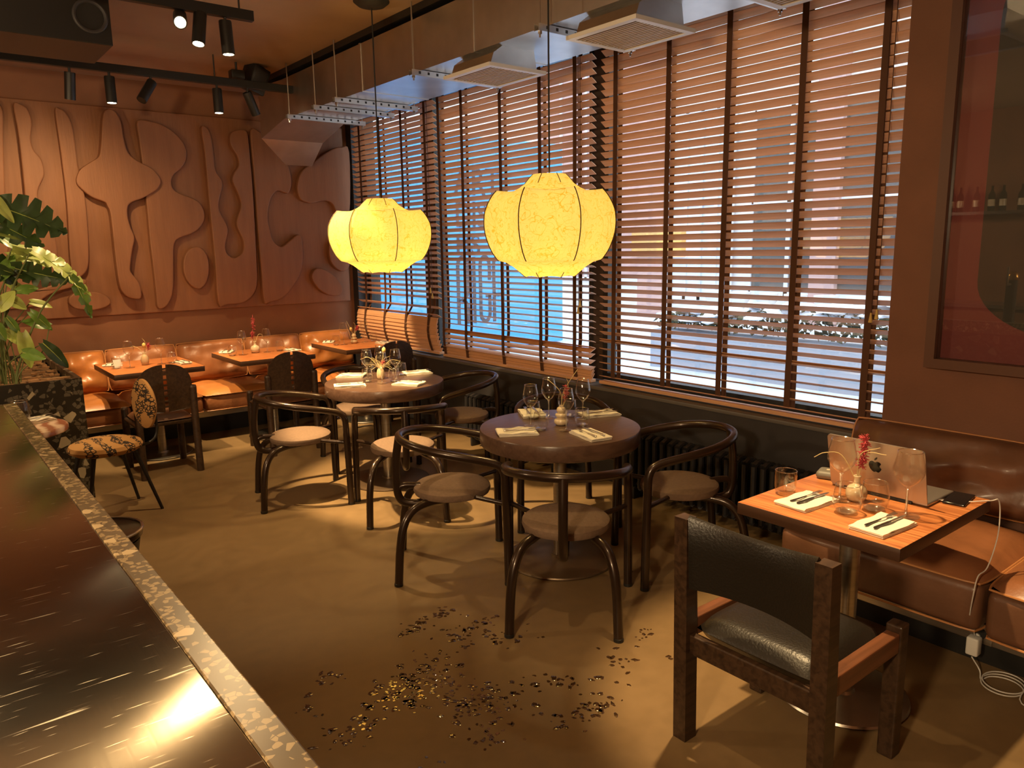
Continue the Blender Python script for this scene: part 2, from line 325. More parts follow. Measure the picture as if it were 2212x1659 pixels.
# ================================================================== the room
Z = 3.26; XW = 3.90
bm = new_bm(); bx(bm, (-3, -3, -.12), (4.3, 8.05, 0)); struct('floor', bm, M_floor, smooth=False)
bm = new_bm(); bx(bm, (-3, -3, Z), (4.3, 8.05, Z+.1)); struct('ceiling', bm, M_ceil, smooth=False)
bm = new_bm(); bx(bm, (-3, 7.9, 0), (4.3, 8.05, Z)); struct('wall_back', bm, M_wall, smooth=False)
bm = new_bm(); bx(bm, (-3.1, -3, 0), (-3, 8.05, Z)); struct('wall_left', bm, M_wall, smooth=False)
bm = new_bm(); bx(bm, (-3, -3.1, 0), (4.3, -3, Z)); struct('wall_front', bm, M_wall, smooth=False)
bm = new_bm(); bx(bm, (XW, 1.82, 0), (4.3, 7.9, .665)); struct('wall_window', bm, M_dark, smooth=False)
bm = new_bm(); bx(bm, (XW, -3, 0), (4.3, 1.82, Z)); struct('wall_right', bm, mat('maroon_brown_plaster', (.185, .080, .045), .75, var=.12, scale=3, bump=.12, bscale=90), smooth=False)
bm = new_bm(); bx(bm, (XW, 1.82, 3.16), (4.3, 7.9, Z)); struct('wall_header', bm, M_wall, smooth=False)
bm = new_bm(); bx(bm, (XW-.012, 1.82, .665), (4.12, 7.9, .69), .004); struct('trim_1', bm, M_sill)
bm = new_bm(); bx(bm, (4.02, 7.78, .69), (4.3, 7.9, 3.16)); struct('trim_2', bm, M_dark, smooth=False)
# dark shadow-gap strip on the ceiling over the air duct
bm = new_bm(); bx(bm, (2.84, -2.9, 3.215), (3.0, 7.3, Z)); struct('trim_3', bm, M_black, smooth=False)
WY = [(6.48, 7.74), (4.16, 6.36), (1.82, 4.06)]
for i, (a, b_) in enumerate(WY):
    w = bpy.data.objects.new('window_%d' % (i+1), None); COL.objects.link(w); tag(w, kind='structure')
    bm = new_bm()
    for y in (a, b_-.05): bx(bm, (4.12, y, .69), (4.22, y+.05, 3.16))
    for z in (.69, 3.10): bx(bm, (4.12, a+.05, z), (4.22, b_-.05, z+.06))
    o = obj('window_frame', bm, M_black, w, smooth=False)
    bm = new_bm(); bx(bm, (4.165, a+.05, .75), (4.171, b_-.05, 3.10)); obj('window_pane', bm, M_pane, w, smooth=False)
bm = new_bm()
for y in (6.36, 4.06): bx(bm, (4.12, y, .69), (4.26, y+(.12 if y > 5 else .10), 3.16))
struct('trim_4', bm, mat('brown_window_post', (.06, .035, .02), .6), smooth=False)

# ================================================================== outside
M_snow = mat('trodden_snow', (.80, .84, .90), .8, var=.10, scale=1.6, bump=.5, bscale=5)
bm = new_bm(); bmesh.ops.create_grid(bm, x_segments=60, y_segments=60, size=20)
for v in bm.verts:
    v.co.z = .05*noise.noise(v.co*.5)+.03*noise.noise(v.co*2.1)
bmesh.ops.translate(bm, vec=(24.4, 14, -.16), verts=bm.verts); struct('ground', bm, M_snow)
M_blue = mat('sky_blue_panel', (.10, .46, .92), .5, var=.03, scale=1)
t = thing('billboard_box', 'bright blue site box with grey lettering standing in the snow outside', 'billboard', (8.3, 11.0, -.12))
bm = new_bm(); bx(bm, (-3.0, 0, 0), (1.76, 2.2, 3.70), .02); obj('panel_box', bm, M_blue, t, smooth=False)
M_let = mat('grey_lettering', (.075, .08, .095), .6)
def text(name, s, size, m, parent, loc, rot, sx=1.0, ext=.004, align='LEFT'):
    c = bpy.data.curves.new(name, 'FONT'); c.body = s; c.size = size; c.extrude = ext; c.align_x = align; c.offset = .003
    tmp = bpy.data.objects.new('tmp', c); COL.objects.link(tmp); me = bpy.data.meshes.new_from_object(tmp.evaluated_get(bpy.context.evaluated_depsgraph_get())); bpy.data.objects.remove(tmp)
    o = bpy.data.objects.new(name, me); COL.objects.link(o); o.parent = parent; o.location = loc; o.rotation_euler = rot; o.scale = (sx, 1, 1); me.materials.clear(); me.materials.append(m); return o
for s, z, sz, sx in (('ART', 2.52, .66, 1.1), ('DIS', 1.98, .62, 1.05), ('FIS', 1.50, .50, 1.25)):
    text('lettering', s, sz, M_let, t, (-.74, -.012, z+.2), (PI/2, 0, 0), sx*.72)
def strokes(paths, x0):
    bm = new_bm(); w = .034
    for P in paths:
        P = catmull([(a, b_, 0) for a, b_ in P], 5); n = len(P); lf, rt = [], []
        for i in range(n):
            d = (P[min(i+1, n-1)]-P[max(i-1, 0)]).normalized(); lf.append((x0+P[i].x-d.y*w, P[i].y+d.x*w)); rt.append((x0+P[i].x+d.y*w, P[i].y-d.x*w))
        prism(bm, lf+rt[::-1], -.0005, -.008, 'y')
    obj('lettering', bm, M_let, t, smooth=False)
arch = [(.0, .50), (.0, 1.2), (.0, 1.52), (.035, 1.62), (.10, 1.66), (.165, 1.62), (.20, 1.52), (.20, 1.3)]
strokes([arch+[(.20, 1.10), (.17, .98), (.02, .88)], [(.10, .93), (.18, .84), (.20, .70), (.20, .50)]], -.70)
strokes([[(.0, .50), (.0, 1.66)]], -.36)
strokes([[(.20, 1.25), (.20, 1.52), (.165, 1.62), (.10, 1.66), (.035, 1.62), (.0, 1.52), (.0, 1.1), (.0, .66), (.035, .56), (.10, .52), (.165, .56), (.20, .66), (.20, .98)], [(.11, .98), (.23, .98)]], -.22)
strokes([arch+[(.20, .9), (.20, .50)], [(.0, .98), (.20, .98)]], .08)
# the street front across the way
M_pink = mat('salmon_render', (.55, .36, .33), .85, var=.06, scale=1); M_cream = mat('pale_render', (.72, .70, .66), .85, var=.05, scale=1)
M_ochre = mat('ochre_render', (.66, .40, .14), .85); M_win = mat('dim_shop_glass', (.07, .075, .07), .2); M_wframe = mat('pale_window_frame', (.66, .70, .78), .6)
t = thing('street_building', 'salmon and cream street building across the snowy yard', 'building', (16, 9.5, -.2))
bm = new_bm(); bx(bm, (0, -14, 0), (4, 20, 9)); obj('facade', bm, M_cream, t, smooth=False)
for y0, y1 in ((3.9, 4.75), (-.9, -.3)):
    bm = new_bm(); bx(bm, (-.22, y0, 0), (0, y1, 9)); obj('pilaster', bm, M_pink, t, smooth=False)
for y0, y1, z0, z1, mm in ((4.75, 9.0, .9, 9, M_pink), (1.85, 3.7, .5, 5.2, M_wframe), (-2.6, 1.3, .7, 4.9, M_win), (-7, -3.1, .7, 4.4, M_win)):
    bm = new_bm(); bx(bm, (-.08, y0, z0), (0, y1, z1)); o = obj('shop_window', bm, mm, t, smooth=False)
    bm = new_bm()
    for k in range(5):
        yy = y0+(y1-y0)*k/4; bx(bm, (-.12, yy-.05, z0), (-.08, yy+.05, z1))
    for zz in (z0, (z0+z1)/2, z1-.1): bx(bm, (-.12, y0, zz), (-.081, y1, zz+.1))
    obj('window_bar', bm, M_wframe, o, smooth=False)
bm = new_bm(); bx(bm, (-.3, 3.2, 1.6), (-.02, 4.9, 2.3)); obj('ochre_band', bm, M_ochre, t, smooth=False)
# a row of pale half-round shop-front cups, stood on added posts in the yard
for k in range(7):
    bm = new_bm(); lathe(bm, [(0, -.62), (.10, -.62), (.09, 0), (.12, .02), (.20, .13), (.22, .28), (.0, .28)], 16)
    tag(obj('half_round_cup_post', bm, M_cream, loc=(13.4, 6.2+k*.62, .45)), 'pale half-round cup on a post in the row across the yard', 'bollard', 'half-round cups on posts outside')
    
# hedge with snow
M_hedge = mat('winter_hedge_leaves', (.05, .06, .03), .8, var=.5, scale=10)
rng = random.Random(4); bm = new_bm()
for k in range(900):
    y = rng.uniform(4.0, 7.8); x = 9.25+rng.gauss(0, .14); z = rng.uniform(.47, .66+.30*(7.8-y)/3.8)
    d = Vector((rng.gauss(0, 1), rng.gauss(0, 1), rng.gauss(0, 1))).normalized(); e1 = d.orthogonal().normalized(); e2 = d.cross(e1); s = rng.uniform(.03, .07)
    p = Vector((x, y, z)); bm.faces.new([bm.verts.new(p+e1*s), bm.verts.new(p+e2*s*.6), bm.verts.new(p-e1*s), bm.verts.new(p-e2*s*.6)])
tag(obj('hedge_foliage', bm, M_hedge, smooth=False), 'dark clipped hedge under snow in the yard outside', 'hedge', kind='stuff')
bm = new_bm()
for k in range(90):
    y = rng.uniform(4.0, 7.8); lathe(bm, [(0, -.03), (rng.uniform(.08, .22), 0), (.08, .05), (0, .06)], 9, (9.22+rng.gauss(0, .14), y, rng.uniform(.50, .70)+.30*(7.8-y)/3.8))
tag(obj('snow_cap', bm, M_snow), 'lumps of snow lying along the hedge outside', 'snow', kind='stuff')
bm = new_bm(); bx(bm, (9.0, 4.0, -.25), (9.5, 7.85, .42), .03); tag(obj('snow_covered_wall', bm, mat('grey_stone', (.42, .44, .50), .9), smooth=False), 'low grey stone planter wall under the snowy hedge outside', 'low wall')

# ================================================================== blinds
def blind(label, y0, y1, tapes, zones, rail_z, cords=()):
    """zones: list of (z_low, z_high, pitch, tilt degrees, bulge)"""
    t = thing('venetian_blind', label, 'blind', (3.98, (y0+y1)/2, rail_z)); bm = new_bm(); yc = (y0+y1)/2
    hw = .029; zs = []
    for (za, zb, pitch, tilt, bulge) in zones:
        z = za
        while z < zb-1e-6:
            zs.append((z, tilt, bulge)); z += pitch
    rg = random.Random(int(y0*100))
    for z, tilt, bulge in zs:
        a = math.radians(tilt+rg.uniform(-1.5, 1.5)); L2 = (y1-y0)/2
        xo = -bulge*math.sin(PI*min(1, max(0, (z-.74)/.42))) if bulge else 0
        ca, sa = math.cos(a), math.sin(a); th = .0016; sg = rg.uniform(-.004, .004)
        vs_ = []
        for yy, dz in ((-L2, sg), (L2, -sg)):
            for u, w in ((-hw, -th), (hw, -th), (hw, th), (0, th+.002), (-hw, th)):
                vs_.append(bm.verts.new((xo+u*ca-w*sa*-1, yy, z-rail_z-u*sa+w*ca+dz)))
        A, B = vs_[:5], vs_[5:]
        for i in range(5): bm.faces.new((A[i], A[(i+1) % 5], B[(i+1) % 5], B[i]))
        bm.faces.new(A[::-1]); bm.faces.new(B)
    obj('slats', bm, M_slat, t, smooth=False)
    bm = new_bm(); bx(bm, (-.03, -(y1-y0)/2, -.012), (.03, (y1-y0)/2, .012), .004); obj('bottom_rail', bm, M_slat, t, smooth=False)
    bm = new_bm(); bx(bm, (-.03, -(y1-y0)/2, 3.06-rail_z), (.03, (y1-y0)/2, 3.13-rail_z), .004); obj('head_rail', bm, M_tape, t, smooth=False)
    for yt in tapes:
        bm = new_bm()
        for sgn, tl in ((-1, 1), (1, 1)):
            pts = []
            for z, tilt, bulge in zs[::2]+[(3.06, 0, 0)]:
                a = math.radians(tilt); xo = -bulge*math.sin(PI*min(1, max(0, (z-.74)/.42))) if bulge else 0
                pts.append((xo+sgn*(hw*abs(math.cos(a))+.003), z-rail_z-sgn*hw*math.sin(a)))
            prev = None
            for (x, z) in pts:
                row = [bm.verts.new((x, yt-yc-.019, z)), bm.verts.new((x, yt-yc+.019, z)), bm.verts.new((x+.0015, yt-yc+.019, z)), bm.verts.new((x+.0015, yt-yc-.019, z))]
                if prev:
                    for i in range(4): bm.faces.new((prev[i], prev[(i+1) % 4], row[(i+1) % 4], row[i]))
                prev = row
        obj('ladder_tape', bm, M_tape, t, smooth=False)
    for yt, zt in cords:
        bm = new_bm(); cyl(bm, (-.05, yt-yc, 3.06-rail_z), (-.05, yt-yc, zt-rail_z), .0022, 6); o = obj('pull_cord', bm, M_tape, t)
        bm = new_bm(); lathe(bm, [(.004, .05), (.011, .0), (.006, -.002)], 10, (-.05, yt-yc, zt-rail_z-.045)); obj('wooden_tassel', bm, M_bud, o)
    return t
blind('brown slatted blind whose lower slats are shut, beside the carved wall', 6.06, 7.66, (7.47, 7.05, 6.62, 6.2),
      [(.74, 1.06, .036, -66, .05), (1.07, 1.22, .075, 30, .03), (1.24, 3.05, .052, 27, 0)], .715, ((6.12, 1.28), (6.15, 1.33)))
blind('brown slatted blind in front of the bright blue box, between the lamps', 4.02, 6.0, (5.97, 5.61, 5.07, 4.58, 4.19),
      [(.735, .79, .022, -55, .015), (.80, .94, .045, -24, .005), (.955, 1.58, .050, 18, 0), (1.60, 3.05, .052, 31, 0)], .705, ((4.11, 1.30), (4.13, 1.25)))
blind('widest brown slatted blind, next to the framed picture', 1.84, 3.93, (3.79, 3.33, 2.88, 2.40, 1.955),
      [(.75, 1.02, .052, 19, 0), (1.02, 1.5, .052, 30, 0), (1.54, 3.05, .052, 36, 0)], .712, ((1.93, 1.33), (1.90, 1.35)))

# ================================================================== radiators under the window
def radiator(label, y0, n):
    t = thing('column_radiator', label, 'radiator', (3.78, y0, 0), 0, 'radiators under the window')
    for k in range(n):
        y = k*.062
        bm = new_bm()
        for x in (-.045, .045): cyl(bm, (x, y, .09), (x, y, .43), .017, 8)
        for z in (.09, .43): tube(bm, [(-.045, y, z), (0, y, z+(.018 if z > .2 else -.018)), (.045, y, z)], .019, 8, 3)
        obj('radiator_section', bm, M_radi, t)
    bm = new_bm(); cyl(bm, (0, -.05, .43), (0, n*.062, .43), .012, 8); cyl(bm, (0, -.05, .09), (0, n*.062, .09), .012, 8); obj('header_pipe', bm, M_radi, t)
    for y in (.06, (n-2)*.062):
        bm = new_bm(); bx(bm, (-.05, y-.012, 0), (.05, y+.012, .09), .004); obj('radiator_foot', bm, M_radi, t)
M_radi = mat('anthracite_radiator', (.028, .026, .028), .35, metal=.3)
radiator('dark column radiator under the widest blind', 2.02, 24)
radiator('dark column radiator behind the farther round table', 4.15, 20)

# ================================================================== carved relief on the back wall
t = thing('carved_wall_relief', 'large brown carved relief of flowing abstract shapes on the back wall', 'wall relief', (0, 7.9, 0))
bm = new_bm(); bx(bm, (-1.2, -.05, 1.135), (3.955, 0, 2.995), .008); obj('backing_board', bm, M_relief, t, smooth=False)
for i, sh in enumerate(RELIEF):
    pts = smooth2(sh, 4); bm = new_bm(); prism(bm, pts, -.05, -.150 if i == 3 else -.115, 'y', bev=.010, seg=2); obj('carved_shape', bm, M_relief, t, angle=20)

# ================================================================== framed picture on the right pier
t = thing('framed_picture', 'large framed print of a dark arch on red behind glass on the right pier', 'picture', (3.90, .9, 1.88))
bm = new_bm()
y0, y1, z0, z1 = -1.1, .70, -.78, 1.22; F = .045
for lo, hi in (((-.09, y0, z0), (0, y0+F, z1)), ((-.09, y1-F, z0), (0, y1, z1)), ((-.09, y0+F, z0), (0, y1-F, z0+F)), ((-.09, y0+F, z1-F), (0, y1-F, z1))): bx(bm, lo, hi)
obj('frame', bm, mat('brown_picture_frame', (.10, .042, .022), .45), t, smooth=False)
bm = new_bm(); bx(bm, (-.02, y0+F, z0+F), (-.012, y1-F, z1-F)); pr = obj('print', bm, mat('oxblood_print', (.16, .030, .028), .6), t, smooth=False)
bm = new_bm(); hw = .42; c = .10; pts = [(c+hw*math.cos(a), .75+hw*math.sin(a)) for a in [PI*k/24 for k in range(25)]]+[(c-hw*math.cos(a)*1.0, -.37-.25*math.sin(a)) for a in [PI*k/24 for k in range(25)]]
prism(bm, pts, -.022, -.0201, 'x'); obj('dark_arch', bm, mat('bottle_green_print', (.018, .018, .011), .6), pr, smooth=False)
bm = new_bm(); bx(bm, (-.062, y0+F, z0+F), (-.058, y1-F, z1-F)); obj('glazing', bm, glass('picture_glass', ior=1.6, rough=0.0, face=.0), t, smooth=False)

# ================================================================== air duct, brackets, vents
t = thing('air_duct', 'long galvanised air duct hanging under the ceiling along the window', 'air duct', (3.135, 0, 2.85))
bm = new_bm(); bx(bm, (-.285, -2.5, 0), (.285, 6.75, .33)); obj('duct_run', bm, M_galv, t, smooth=False)
for y in (5.3, 3.9, 2.3):
    bm = new_bm(); bx(bm, (-.29, y-.012, -.005), (.29, y+.012, .335)); obj('flange', bm, M_galv, t, smooth=False)
bm = new_bm()
S = [[(-.285, 6.75, 0), (.285, 6.75, 0), (.285, 6.75, .33), (-.285, 6.75, .33)], [(-.33, 7.2, -.12), (.28, 7.2, -.12), (.285, 7.2, .33), (-.33, 7.2, .33)], [(.02, 7.52, -.31), (.30, 7.52, -.31), (.30, 7.52, .2), (-.05, 7.52, .2)]]
R_ = [[bm.verts.new(p) for p in s] for s in S]
for a, b_ in zip(R_, R_[1:]):
    for i in range(4): bm.faces.new((a[i], a[(i+1) % 4], b_[(i+1) % 4], b_[i]))
bm.faces.new(R_[0][::-1]); bm.faces.new(R_[-1]); obj('end_reducer', bm, M_galv, t, smooth=False)
def vent(label, y):
    t = thing('vent_box', label, 'air vent', (3.0, y, 2.72), 0, 'square supply vents under the duct')
    bm = new_bm()
    prism(bm, [(-.19, .02), (.16, .02), (.14, .13), (-.10, .13), (-.165, .085)], -.20, .20, 'y'); obj('neck', bm, M_galv, t, smooth=False)
    bm = new_bm()
    for lo, hi in (((-.225, -.235, 0), (.205, -.20, .02)), ((-.225, .20, 0), (.205, .235, .02)), ((-.225, -.2, 0), (-.19, .2, .02)), ((.17, -.2, 0), (.205, .2, .02))): bx(bm, lo, hi)
    obj('grille_frame', bm, M_white, t, smooth=False)
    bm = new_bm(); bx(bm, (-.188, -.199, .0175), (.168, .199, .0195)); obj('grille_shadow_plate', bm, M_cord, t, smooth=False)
    bm = new_bm()
    for k in range(16):
        x = -.185+k*.0235; box(bm, (x, 0, .009), (.0115, .40, .012), rot=None)
    obj('grille_blades', bm, mat('beige_grille_blades', (.50, .38, .24), .5), t, smooth=False)
vent('square vent box under the duct above the far hanging lamp', 3.88)
vent('square vent box under the duct above the widest blind', 2.77)
vent('vent box cut by the top of the view near the pier', 1.84)
M_rod = mat('zinc_rod', (.55, .52, .48), .3, metal=1.0)
for i, (y, lab) in enumerate(((6.50, 'perforated duct bracket nearest the carved wall'), (5.98, 'second duct bracket from the carved wall'), (5.60, 'long perforated duct bracket third from the carved wall'), (4.48, 'duct bracket just beyond the first vent box'), (3.22, 'duct bracket between the two vent boxes'), (2.25, 'duct bracket beside the vent box nearest the pier'))):
    b_ = thing('duct_bracket', lab, 'bracket', (3.135, y, 2.81), 0, 'duct brackets')
    bm = new_bm()
    bx(bm, (-.37, -.02, 0), (.37, .02, .004)); bx(bm, (-.37, -.02, .004), (.37, -.016, .036)); bx(bm, (-.37, .016, .004), (.37, .02, .036)); obj('channel', bm, M_galv, b_, smooth=False)
    bm = new_bm()
    for k in range(10):
        for yy in (-.0205, .0165): box(bm, (-.31+k*.068, yy+.002, .02), (.016, .006, .016))
    obj('punched_holes', bm, M_black, b_, smooth=False)
    for x in (-.345, .345):
        bm = new_bm(); cyl(bm, (x, 0, -.03), (x, 0, Z-2.81), .0055, 8); cyl(bm, (x, 0, -.014), (x, 0, 0), .012, 6); obj('threaded_rod', bm, M_rod, b_)

# ================================================================== track lights
def track(label, x0, x1, y, z, rods):
    t = thing('lighting_track', label, 'lighting track', ((x0+x1)/2, y, z), 0, None)
    bm = new_bm(); bx(bm, (x0-(x0+x1)/2, -.022, -.03), (x1-(x0+x1)/2, .022, .03), .003); obj('rail', bm, M_black, t, smooth=False)
    for x in rods:
        bm = new_bm(); cyl(bm, (x-(x0+x1)/2, 0, .03), (x-(x0+x1)/2, 0, Z-z), .006, 8); obj('hanger_rod', bm, M_black, t)
def spot(label, loc, aim, lit=True, energy=0, angle=50, L_=.17, r=.037, color=WARM, blend=.4, aim_light=None):
    """a can hung from a track; loc is the joint under the rail, aim the point it looks at"""
    t = thing('track_spotlight', label, 'spotlight', loc, 0, 'black track spotlights')
    d = (Vector(aim)-Vector(loc)).normalized(); q = Vector((0, 0, -1)).rotation_difference(d)
    bm = new_bm(); cyl(bm, (0, 0, .05), (0, 0, 0), .009, 8); obj('stem', bm, M_black, t)
    bm = new_bm(); lathe(bm, [(r*.96, .02), (r, .012), (r, -L_), (r-.005, -L_), (r-.006, -L_+.006), (0, -L_+.006)], 20); o = obj('can', bm, M_black, t); o.rotation_euler = q.to_euler()
    bm = new_bm(); lathe(bm, [(0, -L_+.001), (r-.008, -L_+.001), (r-.008, -L_+.005), (0, -L_+.005)], 18); e_ = obj('lamp_face', bm, M_bulbface if lit else M_black, o)
    if energy:
        p = Vector(loc)+d*(L_+.02); light('spot_beam', 'SPOT', p, energy, color, target=aim_light or aim, size=.03, angle=angle, blend=1.0 if angle > 100 else blend)
track('long black lighting track in front of the carved wall', .2, 2.95, 6.55, 3.06, (1.25, 2.2))
track('black lighting track nearer the bar with lamps turned to the camera', .7, 1.88, 4.83, 3.10, (.9, 1.80))
SP = [
 ('dark track spotlight turned to the left end of the carved wall', (1.16, 6.55, 2.98), (1.0, 7.2, 0), True, 30, 130, (.9, 7.8, 1.2)),
 ('lit track spotlight over the leftmost bench table', (1.42, 6.55, 2.98), (1.42, 6.50, 0), True, 108, 42, (1.60, 7.05, .75)),
 ('slanted dark track spotlight with an added beam toward the plant', (1.71, 6.55, 2.98), (.78, 6.08, 1.6), False, 40, 45),  # can is unlit; its beam is added to brighten the plant
 ('lit track spotlight on the hanger rod over the middle bench table', (2.21, 6.55, 2.98), (2.22, 6.50, 0), True, 108, 42, (2.60, 7.05, .75)),
 ('small track spotlight beside the black loudspeaker', (2.46, 6.55, 2.98), (3.58, 7.1, .75), True, 108, 38),
 ('glaring track spotlight, the upper of the glowing pair', (1.565, 4.83, 3.05), (1.35, 4.6, 2.0), True, 320, 44, (2.66, 4.70, .75)),
 ('glaring track spotlight, the lower of the glowing pair', (1.455, 4.84, 3.04), (.25, .9, 1.0), True, 26, 50),
 ('track spotlight hanging straight near the end of the short track', (1.71, 4.83, 3.03), (1.78, 4.75, 0), True, 45, 75),
]
for lab, loc, aim, lit, en, an, *al in SP: spot(lab, loc, aim, lit, en, an, aim_light=al[0] if al else None)
t = thing('loudspeaker', 'black loudspeaker hung in the corner by the duct end', 'loudspeaker', (2.60, 6.74, 3.15), .35)
bm = new_bm(); box(bm, (0, 0, 0), (.17, .15, .22), .012, rot=(.25, .25, 0)); obj('cabinet', bm, M_black, t)
bm = new_bm(); box(bm, (0, -.005, 0), (.13, .15, .17), .01, rot=(.25, .25, 0)); obj('grille', bm, M_dark, t)
t = thing('track_adapter', 'small black box on the track left of the loudspeaker', 'box', (2.42, 6.66, 3.15))
bm = new_bm(); box(bm, (0, 0, 0), (.11, .09, .07), .008); obj('body', bm, M_black, t)
bm = new_bm(); cyl(bm, (0, 0, .03), (0, 0, .10), .01, 8); obj('stem', bm, M_black, t)
t = thing('subwoofer', 'big black speaker box on the ceiling with a round port', 'loudspeaker', (.35, 5.3, 3.08))
bm = new_bm(); bx(bm, (-.75, 0, -.15), (.84, .55, .18), .006); obj('cabinet', bm, M_black, t, smooth=False)
bm = new_bm(); tube(bm, [(.73+.085*math.cos(a), -.004, .0+.085*math.sin(a)) for a in [2*PI*k/24 for k in range(24)]], .012, 8, 1, closed=True); obj('port_ring', bm, M_dark, t)
bm = new_bm(); lathe(bm, [(0, 0), (.078, 0), (.078, .004), (0, .004)], 24); bmesh.ops.rotate(bm, cent=(0, 0, 0), matrix=Euler((PI/2, 0, 0)).to_matrix(), verts=bm.verts); bmesh.ops.translate(bm, vec=(.73, 0, .0), verts=bm.verts); obj('port', bm, M_cord, t)

# ================================================================== cocoon pendant lamps
m, N, L, b = nm('fibre_lamp_skin'); M_skin = m
tc = N.new('ShaderNodeTexCoord')
def fib(scale, rot, dist, w):
    mp = N.new('ShaderNodeMapping'); mp.inputs['Rotation'].default_value = rot; L.new(tc.outputs['Object'], mp.inputs[0])
    nz = N.new('ShaderNodeTexNoise'); nz.inputs['Scale'].default_value = scale; nz.inputs['Detail'].default_value = .6; nz.inputs['Distortion'].default_value = dist; L.new(mp.outputs[0], nz.inputs[0])
    s = N.new('ShaderNodeMath'); s.operation = 'SUBTRACT'; s.inputs[1].default_value = .5; L.new(nz.outputs[0], s.inputs[0])
    a = N.new('ShaderNodeMath'); a.operation = 'ABSOLUTE'; L.new(s.outputs[0], a.inputs[0])
    c = N.new('ShaderNodeMath'); c.operation = 'LESS_THAN'; c.inputs[1].default_value = w; L.new(a.outputs[0], c.inputs[0]); return c.outputs[0]
f1, f2, f3 = fib(9, (.3, .5, .2), 1.6, .010), fib(13, (1.2, .1, 2.0), 2.0, .010), fib(19, (.1, 2.1, .7), 2.4, .010)
a1 = N.new('ShaderNodeMath'); a1.operation = 'MAXIMUM'; L.new(f1, a1.inputs[0]); L.new(f2, a1.inputs[1])
a2 = N.new('ShaderNodeMath'); a2.operation = 'MAXIMUM'; L.new(a1.outputs[0], a2.inputs[0]); L.new(f3, a2.inputs[1])
nz = N.new('ShaderNodeTexNoise'); nz.inputs['Scale'].default_value = 6; nz.inputs['Detail'].default_value = 4; L.new(tc.outputs['Object'], nz.inputs[0])
cr = N.new('ShaderNodeMix'); cr.data_type = 'RGBA'; cr.inputs[6].default_value = (1.0, .66, .12, 1); cr.inputs[7].default_value = (1.0, .76, .19, 1); L.new(nz.outputs[0], cr.inputs[0])
cm = N.new('ShaderNodeMix'); cm.data_type = 'RGBA'; cm.inputs[7].default_value = (.72, .38, .02, 1); L.new(a2.outputs[0], cm.inputs[0]); L.new(cr.outputs[2], cm.inputs[6])
b.inputs['Base Color'].default_value = (.22, .15, .04, 1); b.inputs['Roughness'].default_value = .6; b.inputs['Specular IOR Level'].default_value = .1
L.new(cm.outputs[2], b.inputs['Emission Color']); b.inputs['Emission Strength'].default_value = .225
trl = N.new('ShaderNodeBsdfTranslucent'); trl.inputs[0].default_value = (.105, .053, .009, 1)
ads = N.new('ShaderNodeAddShader'); L.new(b.outputs[0], ads.inputs[0]); L.new(trl.outputs[0], ads.inputs[1]); L.new(ads.outputs[0], N['Material Output'].inputs[0])
LP = [(.25, 1.0), (.31, .96), (.38, .905), (.47, .865), (.58, .83), (.69, .795), (.755, .795), (.805, .845), (.865, .80), (.93, .73), (.985, .64), (1.0, .53), (.985, .43), (.94, .33), (.88, .245), (.81, .18), (.78, .165), (.67, .145), (.56, .10), (.47, .05), (.40, .01), (.37, 0.0)]
def pendant(label, c, R, zt, zb, rot, watts):
    """c: axis on plan; the skin is drawn over seven wire hoops and sinks between them"""
    H = zt-zb; t = thing('cocoon_pendant', label, 'pendant lamp', (c[0], c[1], zb), rot, 'yellow cocoon pendants')
    nr = 7; per = 14; bm = new_bm(); rings = []
    for (r, z) in LP:
        row = []
        for j in range(nr*per):
            ph = (j % per)/per; s = (abs(math.sin(PI*ph)))**.75
            mid = r*(1-.13*s) if .2 < z < .78 else r*(1-.03*s)
            if .78 <= z < .85 and r > .66: zz = z-.06*s*(r-.5); mid = r*(1-.17*s)
            else: zz = z+(.012*s if z < .02 else 0)
            a = 2*PI*j/(nr*per); row.append(bm.verts.new((R*mid*math.cos(a), R*mid*math.sin(a), H*zz)))
        rings.append(row)
    n = nr*per
    for a_, b_ in zip(rings, rings[1:]):
        for j in range(n): bm.faces.new((a_[j], a_[(j+1) % n], b_[(j+1) % n], b_[j]))
    obj('shade', bm, M_skin, t, angle=80)
    M_rib = mat('dark_wire_rib', (.05, .03, .005), .6)
    for k in range(nr):
        a = 2*PI*k/nr; ca, sa = math.cos(a), math.sin(a)
        bm = new_bm(); tube(bm, [(R*r*1.004*ca, R*r*1.004*sa, H*z) for r, z in LP[7:17]], .0026, 6, 3); tube(bm, [(R*r*1.004*ca, R*r*1.004*sa, H*z) for r, z in LP[0:3]], .002, 6, 3); tube(bm, [(R*r*1.004*ca, R*r*1.004*sa, H*z) for r, z in LP[-3:]], .002, 6, 3); obj('rib', bm, M_rib, t)
    bm = new_bm(); tube(bm, [(0, 0, H), (.004, 0, H+.4), (0, 0, Z-zb)], .0045, 8, 4); obj('cord', bm, M_cord, t)
    bm = new_bm(); lathe(bm, [(.02, Z-zb-.045), (.085, Z-zb-.03), (.115, Z-zb-.006), (.115, Z-zb)], 32); obj('ceiling_canopy', bm, M_cord, t)
    bm = new_bm(); lathe(bm, [(0, H*.40), (.03, H*.43), (.04, H*.50), (.028, H*.58), (.018, H*.66), (.018, H), (0, H)], 14); obj('bulb', bm, emit('warm_bulb', (1, .72, .34), 6.0), t)
    light('pendant_glow', 'POINT', (c[0], c[1], zb+H*.30), watts, (1.0, .72, .30), size=.05)
pendant('yellow cocoon pendant lamp over the farther round table', (2.58, 4.62), .350, 2.03, 1.545, .90, 10)
pendant('yellow cocoon pendant lamp over the nearer round table', (2.68, 3.03), .343, 2.065, 1.545, .846, 6)

